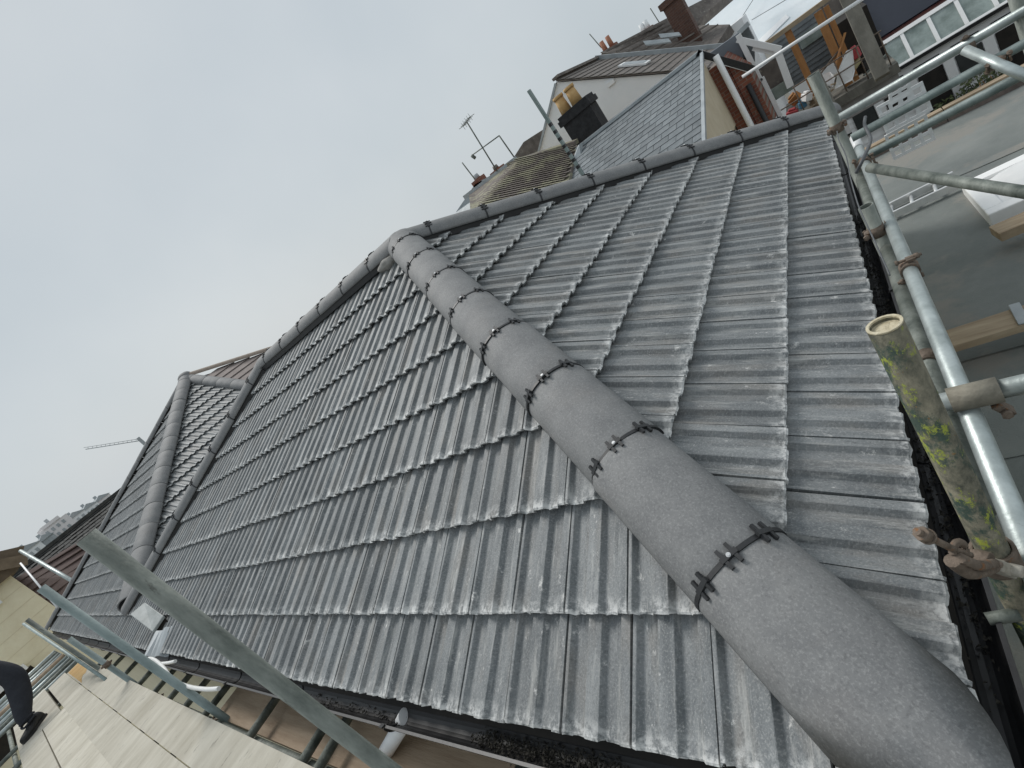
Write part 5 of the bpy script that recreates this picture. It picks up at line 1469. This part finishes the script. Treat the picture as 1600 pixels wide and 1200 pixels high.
# old brown mossy roof
om = thing('old_brown_roof_house', 'low house with an old brown tiled roof patched with yellow moss', 'house', (-7, 12, -6.5))
P0, P1, P2, P3 = V3((-8.946, 13.400, 1.917)), V3((-6.751, 13.000, 1.794)), V3((-4.767, 12.200, 1.079)), V3((-4.578, 9.800, 0.491)); P4 = V3((-7.172, 10.300, 1.432))
m = MB(); m.prism([P0, P1, P2, P3, P4], (0, 0.06, -0.06)); m.build('roof_deck', M_MOSSROOF, om)
m = MB()
for i in range(22):
    t0 = i / 22; t1 = (i + 1.0) / 22
    aL, bL = P1.lerp(P4, t0), P1.lerp(P4, t1); aR, bR = P2.lerp(P3, t0), P2.lerp(P3, t1)
    nt = 16
    for k in range(nt):
        u0_, u1_ = (k + (0.5 if i % 2 else 0)) / (nt + .5), (k + 0.95 + (0.5 if i % 2 else 0)) / (nt + .5)
        j_ = random.uniform(0.0, 0.012)
        m.add([bL.lerp(bR, u0_) + V3((0, -.03 - j_, .045)), bL.lerp(bR, u1_) + V3((0, -.03 - j_, .045)), aL.lerp(aR, u1_) + V3((0, 0, .012)), aL.lerp(aR, u0_) + V3((0, 0, .012))], [(0, 1, 2, 3)])
tag(m.build('tile_courses', M_MOSSROOF, om), kind='stuff')
m = MB(); m.box((-8.5, 11.5, -6.4), (-5.6, 14, 0.3)); m.build('wall', M_BEIGE, om)
m = MB(); m.beam(P1 + V3((-.3, .05, 0.02)), P2 + V3((0, .05, 0.06)), 0.16, 0.10); m.build('ridge', M_MOSSROOF, om)
m = MB(); m.beam(P1, P0 + (P0 - P1) * .1, 0.14, 0.12); m.build('hip', M_LEAD, om)
# small grey roof and stacks left of it
br_ = thing('far_brown_stack', 'squat brown chimney stack behind the old roof', 'chimney', (-7.383, 16.000, 1.614))
m = MB(); m.prism([(-8.441, 16.000, 1.974), (-7.728, 16.000, 2.166), (-7.024, 16.000, 2.069), (-6.825, 16.000, 1.859), (-7.351, 16.000, 1.472), (-8.405, 16.000, 1.648)], (0, 1.0, 0)); m.build('stack', M_SLATEB, br_)
lr = thing('pale_grey_roof', 'pale grey sheet roof wedge at the left of the old brown roof', 'roof', (-10.832, 15.000, 1.810))
m = MB(); m.prism([(-10.934, 15.000, 1.819), (-9.582, 15.000, 2.113), (-7.981, 15.000, 1.853), (-8.434, 15.000, 1.678), (-9.203, 14.000, 1.689), (-9.778, 14.000, 1.430)], (0, 0.2, -0.1)); m.build('sheet', M_LEAD, lr)
pots('small square stack on the pale grey roof', [(-9.490, 15.200, 2.211)], 15.2, M_TOWNG, h=0.15, r=0.12, h0=0.5)
pots('small dark stack beside the aerial foot', [(-8.106, 14.200, 1.985)], 14.2, M_SLATEB, h=0.12, r=0.1, h0=0.5)

# big pale wall behind everything at top right, with wires
pw = thing('pale_roofed_building', 'large pale blue grey sheet roof behind the other roofs at top right', 'building', (0, 27, -6.5))
m = MB(); m.prism([(-4.047, 29.762, 1.931), (-1.814, 29.346, 1.723), (-0.416, 28.719, 1.409), (3.309, 25.125, -0.387), (2.735, 23.142, -1.379), (0.827, 24.298, -0.801), (-1.291, 24.751, -0.575), (-2.631, 25.916, 0.008)], (0, 0.05, -0.12)); m.build('roof_sheet', M_PALE, pw)
m = MB(); m.box((-1.6, 29.5, -6.4), (4.5, 33, 1.0)); m.build('wall', M_WHITE, pw)
m = MB(); m.prism([Vector(q) + Vector((0, -.02, .04)) for q in ((-1.517, 25.390, -0.255), (-0.440, 25.702, -0.099), (-0.360, 25.409, -0.246), (-1.383, 25.041, -0.430))], (0, 0.02, -0.03)); m.build('light_band', M_WHITE, pw)
m = MB(); m.box((-1.35, 23.55, -1.25), (2.0, 23.9, -0.98)); m.build('parapet', M_BLACK, pw)
for k in range(2):
    m = MB(); a_, b_ = ((V3((-2.098, 26.709, 0.405)), V3((-0.826, 27.917, 1.008))), (V3((-1.496, 26.361, 0.231)), V3((0.536, 25.793, -0.053))))[k]; m.tube(a_ + V3((0, -.1, .3)), b_ + V3((0, -.1, .3)), 0.012, 6); m.build('wire', M_CABLEG, pw)

# ================================================================== left background
chs_ = thing('cream_house', 'cream walled house with a brown tiled roof at the left edge', 'house', (-22, -1, -6.5))
m = MB(); m.box((-26, -6, -6.4), (-20, 0.55, 1.55)); m.build('wall', M_CREAM, chs_)
m = MB(); m.prism([(-19.75, 0.75, 1.55), (-19.75, 1.22, 1.95), (-19.75, -4, 5.4), (-19.75, -4, 4.9), (-19.75, -0.1, 1.55)], (-6.5, 0, 0)); m.build('gable', M_BROWNTILE, chs_)
m = MB()
for i in range(26):
    y = 0.95 - i * 0.2; z = 1.62 + i * 0.155
    m.prism([(-19.55, y, z), (-19.55, y - 0.25, z + 0.20), (-26.5, y - 0.25, z + 0.20), (-26.5, y, z)], (0, 0.02, 0.04))
tag(m.build('roof_tiles', M_BROWNTILE, chs_), kind='stuff')
m = MB(); m.beam((-19.5, 1.0, 1.6), (-19.5, -4.0, 5.4), 0.08, 0.3, (0, 0, 1)); m.build('bargeboard', M_BROWNTILE, chs_)
for i in range(5):
    z = 1.15 - i * 0.42
    m = MB(); m.box((-19.998, -4, z), (-19.994, 0.5, z + 0.008)); m.build('render_joint', M_BEIGE, chs_)
m = MB(); m.box((-19.996, -0.62, 1.25), (-19.94, -0.05, 2.2)); wo = m.build('window', M_GLASS, chs_)
m = MB(); m.box((-19.995, -0.7, 1.13), (-19.90, 0.02, 1.248)); m.build('sill', M_WPAINT, wo)
m = MB(); m.box((-19.9985, -3.0, -1.9), (-19.95, -0.7, -0.6)); m.build('garage_opening', M_DARK, chs_)
m = MB(); m.box((-19.9, -2.9, -0.55), (-19.3, -0.75, -0.42)); m.build('canopy', M_WPAINT, chs_)
# dark roof in the middle distance
dr = thing('dark_roof_house', 'long dark mottled roof between the cream house and the far town', 'house', (-30, 3, -6.5))
m = MB(); m.prism([(-27, 0.3, -1.4), (-27, 9, -1.4), (-34, 9, 1.7), (-34, 0.3, 1.7)], (0, 0, -0.1)); m.build('roof_slope', M_DARKTILE, dr)
m = MB()
rn = random.Random(11)
for i in range(22):
    for k in range(28):
        t = i / 22; x = -27 - 7 * t; z = -1.4 + 3.1 * t
        y = 0.35 + k * 0.305 + (0.15 if i % 2 else 0); h = rn.uniform(0.01, 0.05)
        m.add([(x, y, z + h + .03), (x, y + 0.29, z + h + .03), (x - 0.33, y + 0.29, z + 0.165), (x - 0.33, y, z + 0.165)], [(0, 1, 2, 3)])
tag(m.build('roof_tiles', M_DARKTILE, dr), kind='stuff')
m = MB(); m.box((-41, 0.5, -6.4), (-27.2, 8.8, -1.7)); m.build('wall', M_CREAM, dr)
m = MB(); m.beam((-34, 0.2, 1.78), (-34, 9.1, 1.78), 0.3, 0.16); m.build('ridge', M_DARKTILE, dr)
r2d = thing('red_brown_roof_house', 'red brown roof below the dark mottled one', 'house', (-24, 2, -6.5))
m = MB(); m.prism([(-21.5, 0.75, -1.6), (-21.5, 3.2, -1.6), (-26, 3.2, 1.0), (-26, 0.75, 1.5)], (0, 0, -0.1)); m.build('roof_slope', M_REDTILE, r2d)
for i in range(12):
    t = (i + .5) / 12
    m = MB(); m.beam((-21.5 - 4.5 * t, 0.75, -1.56 + 3.0 * t), (-21.5 - 4.5 * t, 3.2, -1.56 + 2.6 * t), 0.30, 0.03); m.build('tile_course', M_REDTILE, r2d)
m = MB(); m.box((-26, 0.9, -6.4), (-22, 3, -1.7)); m.build('wall', M_CREAM, r2d)
scaf('slim pale pole rising before the dark roof', (-19.000, 1.014, 1.870), (-15.500, 0.909, -0.024), M_GALV, 0.045)
scaf('thin white rod standing up behind the green grey standard', (-14.000, 0.486, 1.516), (-13.000, 0.213, 0.460), M_WPLAST, 0.016)
# far town
tn = random.Random(21)
towns = [(7.0, 2.6, 2.2, 'small white house left end of the far town'), (9.2, 1.8, 2.0, 'narrow grey house of the far town'), (11.4, 3.4, 3.6, 'tall pinkish block of the far town'), (14.0, 2.4, 2.2, 'low white terrace right of the pinkish block'), (16.4, 2.2, 2.0, 'small house above the dark roof ridge'), (18.8, 2.4, 1.9, 'last house of the far town beside the hip')]
for i, (y, w_, h_, lab) in enumerate(towns):
    t = thing('town_house', lab, 'house', (-90 - 3 * i, y, -6.5), 'far town buildings')
    X_ = -90 - 3 * i; zt = 2.3 + h_ * 0.72
    mt = (M_TOWNW, M_TOWNG, M_TOWNP, M_TOWNW, M_TOWNW, M_TOWNP)[i]
    m = MB(); m.box((X_ - 6, y - w_ / 2, -6.4), (X_, y + w_ / 2, zt)); m.build('wall', mt, t)
    m = MB()
    if i == 2: m.box((X_ - 6, y - w_ / 2 + .3, zt + .001), (X_ + .2, y + w_ / 2 - .8, zt + 0.45))
    else: m.prism([(X_ + .15, y - w_ / 2 - .15, zt + .001), (X_ + .15, y + w_ / 2 + .15, zt + .001), (X_ + .15, y, zt + 0.7)], (-6.3, 0, 0))
    m.build('roof', M_TOWNG if i != 2 else M_TOWNP, t)
    for k in range(int(w_ / 0.7)):
        for zz in (zt - 0.9, zt - 1.9):
            m = MB(); yy = y - w_ / 2 + 0.25 + k * 0.7; m.box((X_ + 0.003, yy, zz), (X_ + 0.06, yy + 0.35, zz + 0.5)); m.build('window', M_TOWNG, t)
    m = MB(); m.box((X_ - 3, y - .2, zt + .3), (X_ - 2.6, y + .2, zt + 1.1)); m.build('chimney', M_TOWNG, t)
leaves('far_tree_belt', 'dark band of trees in front of the far town', [(-84, 5.0, -6, -80, 24, 2.4)], 3000, 0.5, [M_LEAF], 'trees', 8)
# tower crane jib far away
cj = thing('tower_crane', 'faint tower crane jib far off above the left roof', 'crane', (-180, 62, -6.5))
a_, b_ = V3((-245.261, 53.569, 24.909)), V3((-230.163, 63.429, 15.204))
m = MB(); m.tube(a_, b_, 0.16, 6); m.tube(a_ + V3((0, 0, .9)), b_ + V3((0, 0, .9)), 0.1, 6)
for i in range(24):
    t = i / 24; m.tube(a_.lerp(b_, t), a_.lerp(b_, t + .04) + V3((0, 0, .9 if i % 2 else 0)) , 0.06, 5)
m.build('jib', M_TOWNG, cj)
m = MB(); m.beam(b_ + (b_ - a_) * .05 + V3((0, 0, 1.5)), V3((b_.x + (b_.x - a_.x) * .05, b_.y + (b_.y - a_.y) * .05, -6.4)), 1.0, 1.0, (0, 1, 0)); m.build('mast', M_TOWNG, cj)
# hazy hill line behind the town
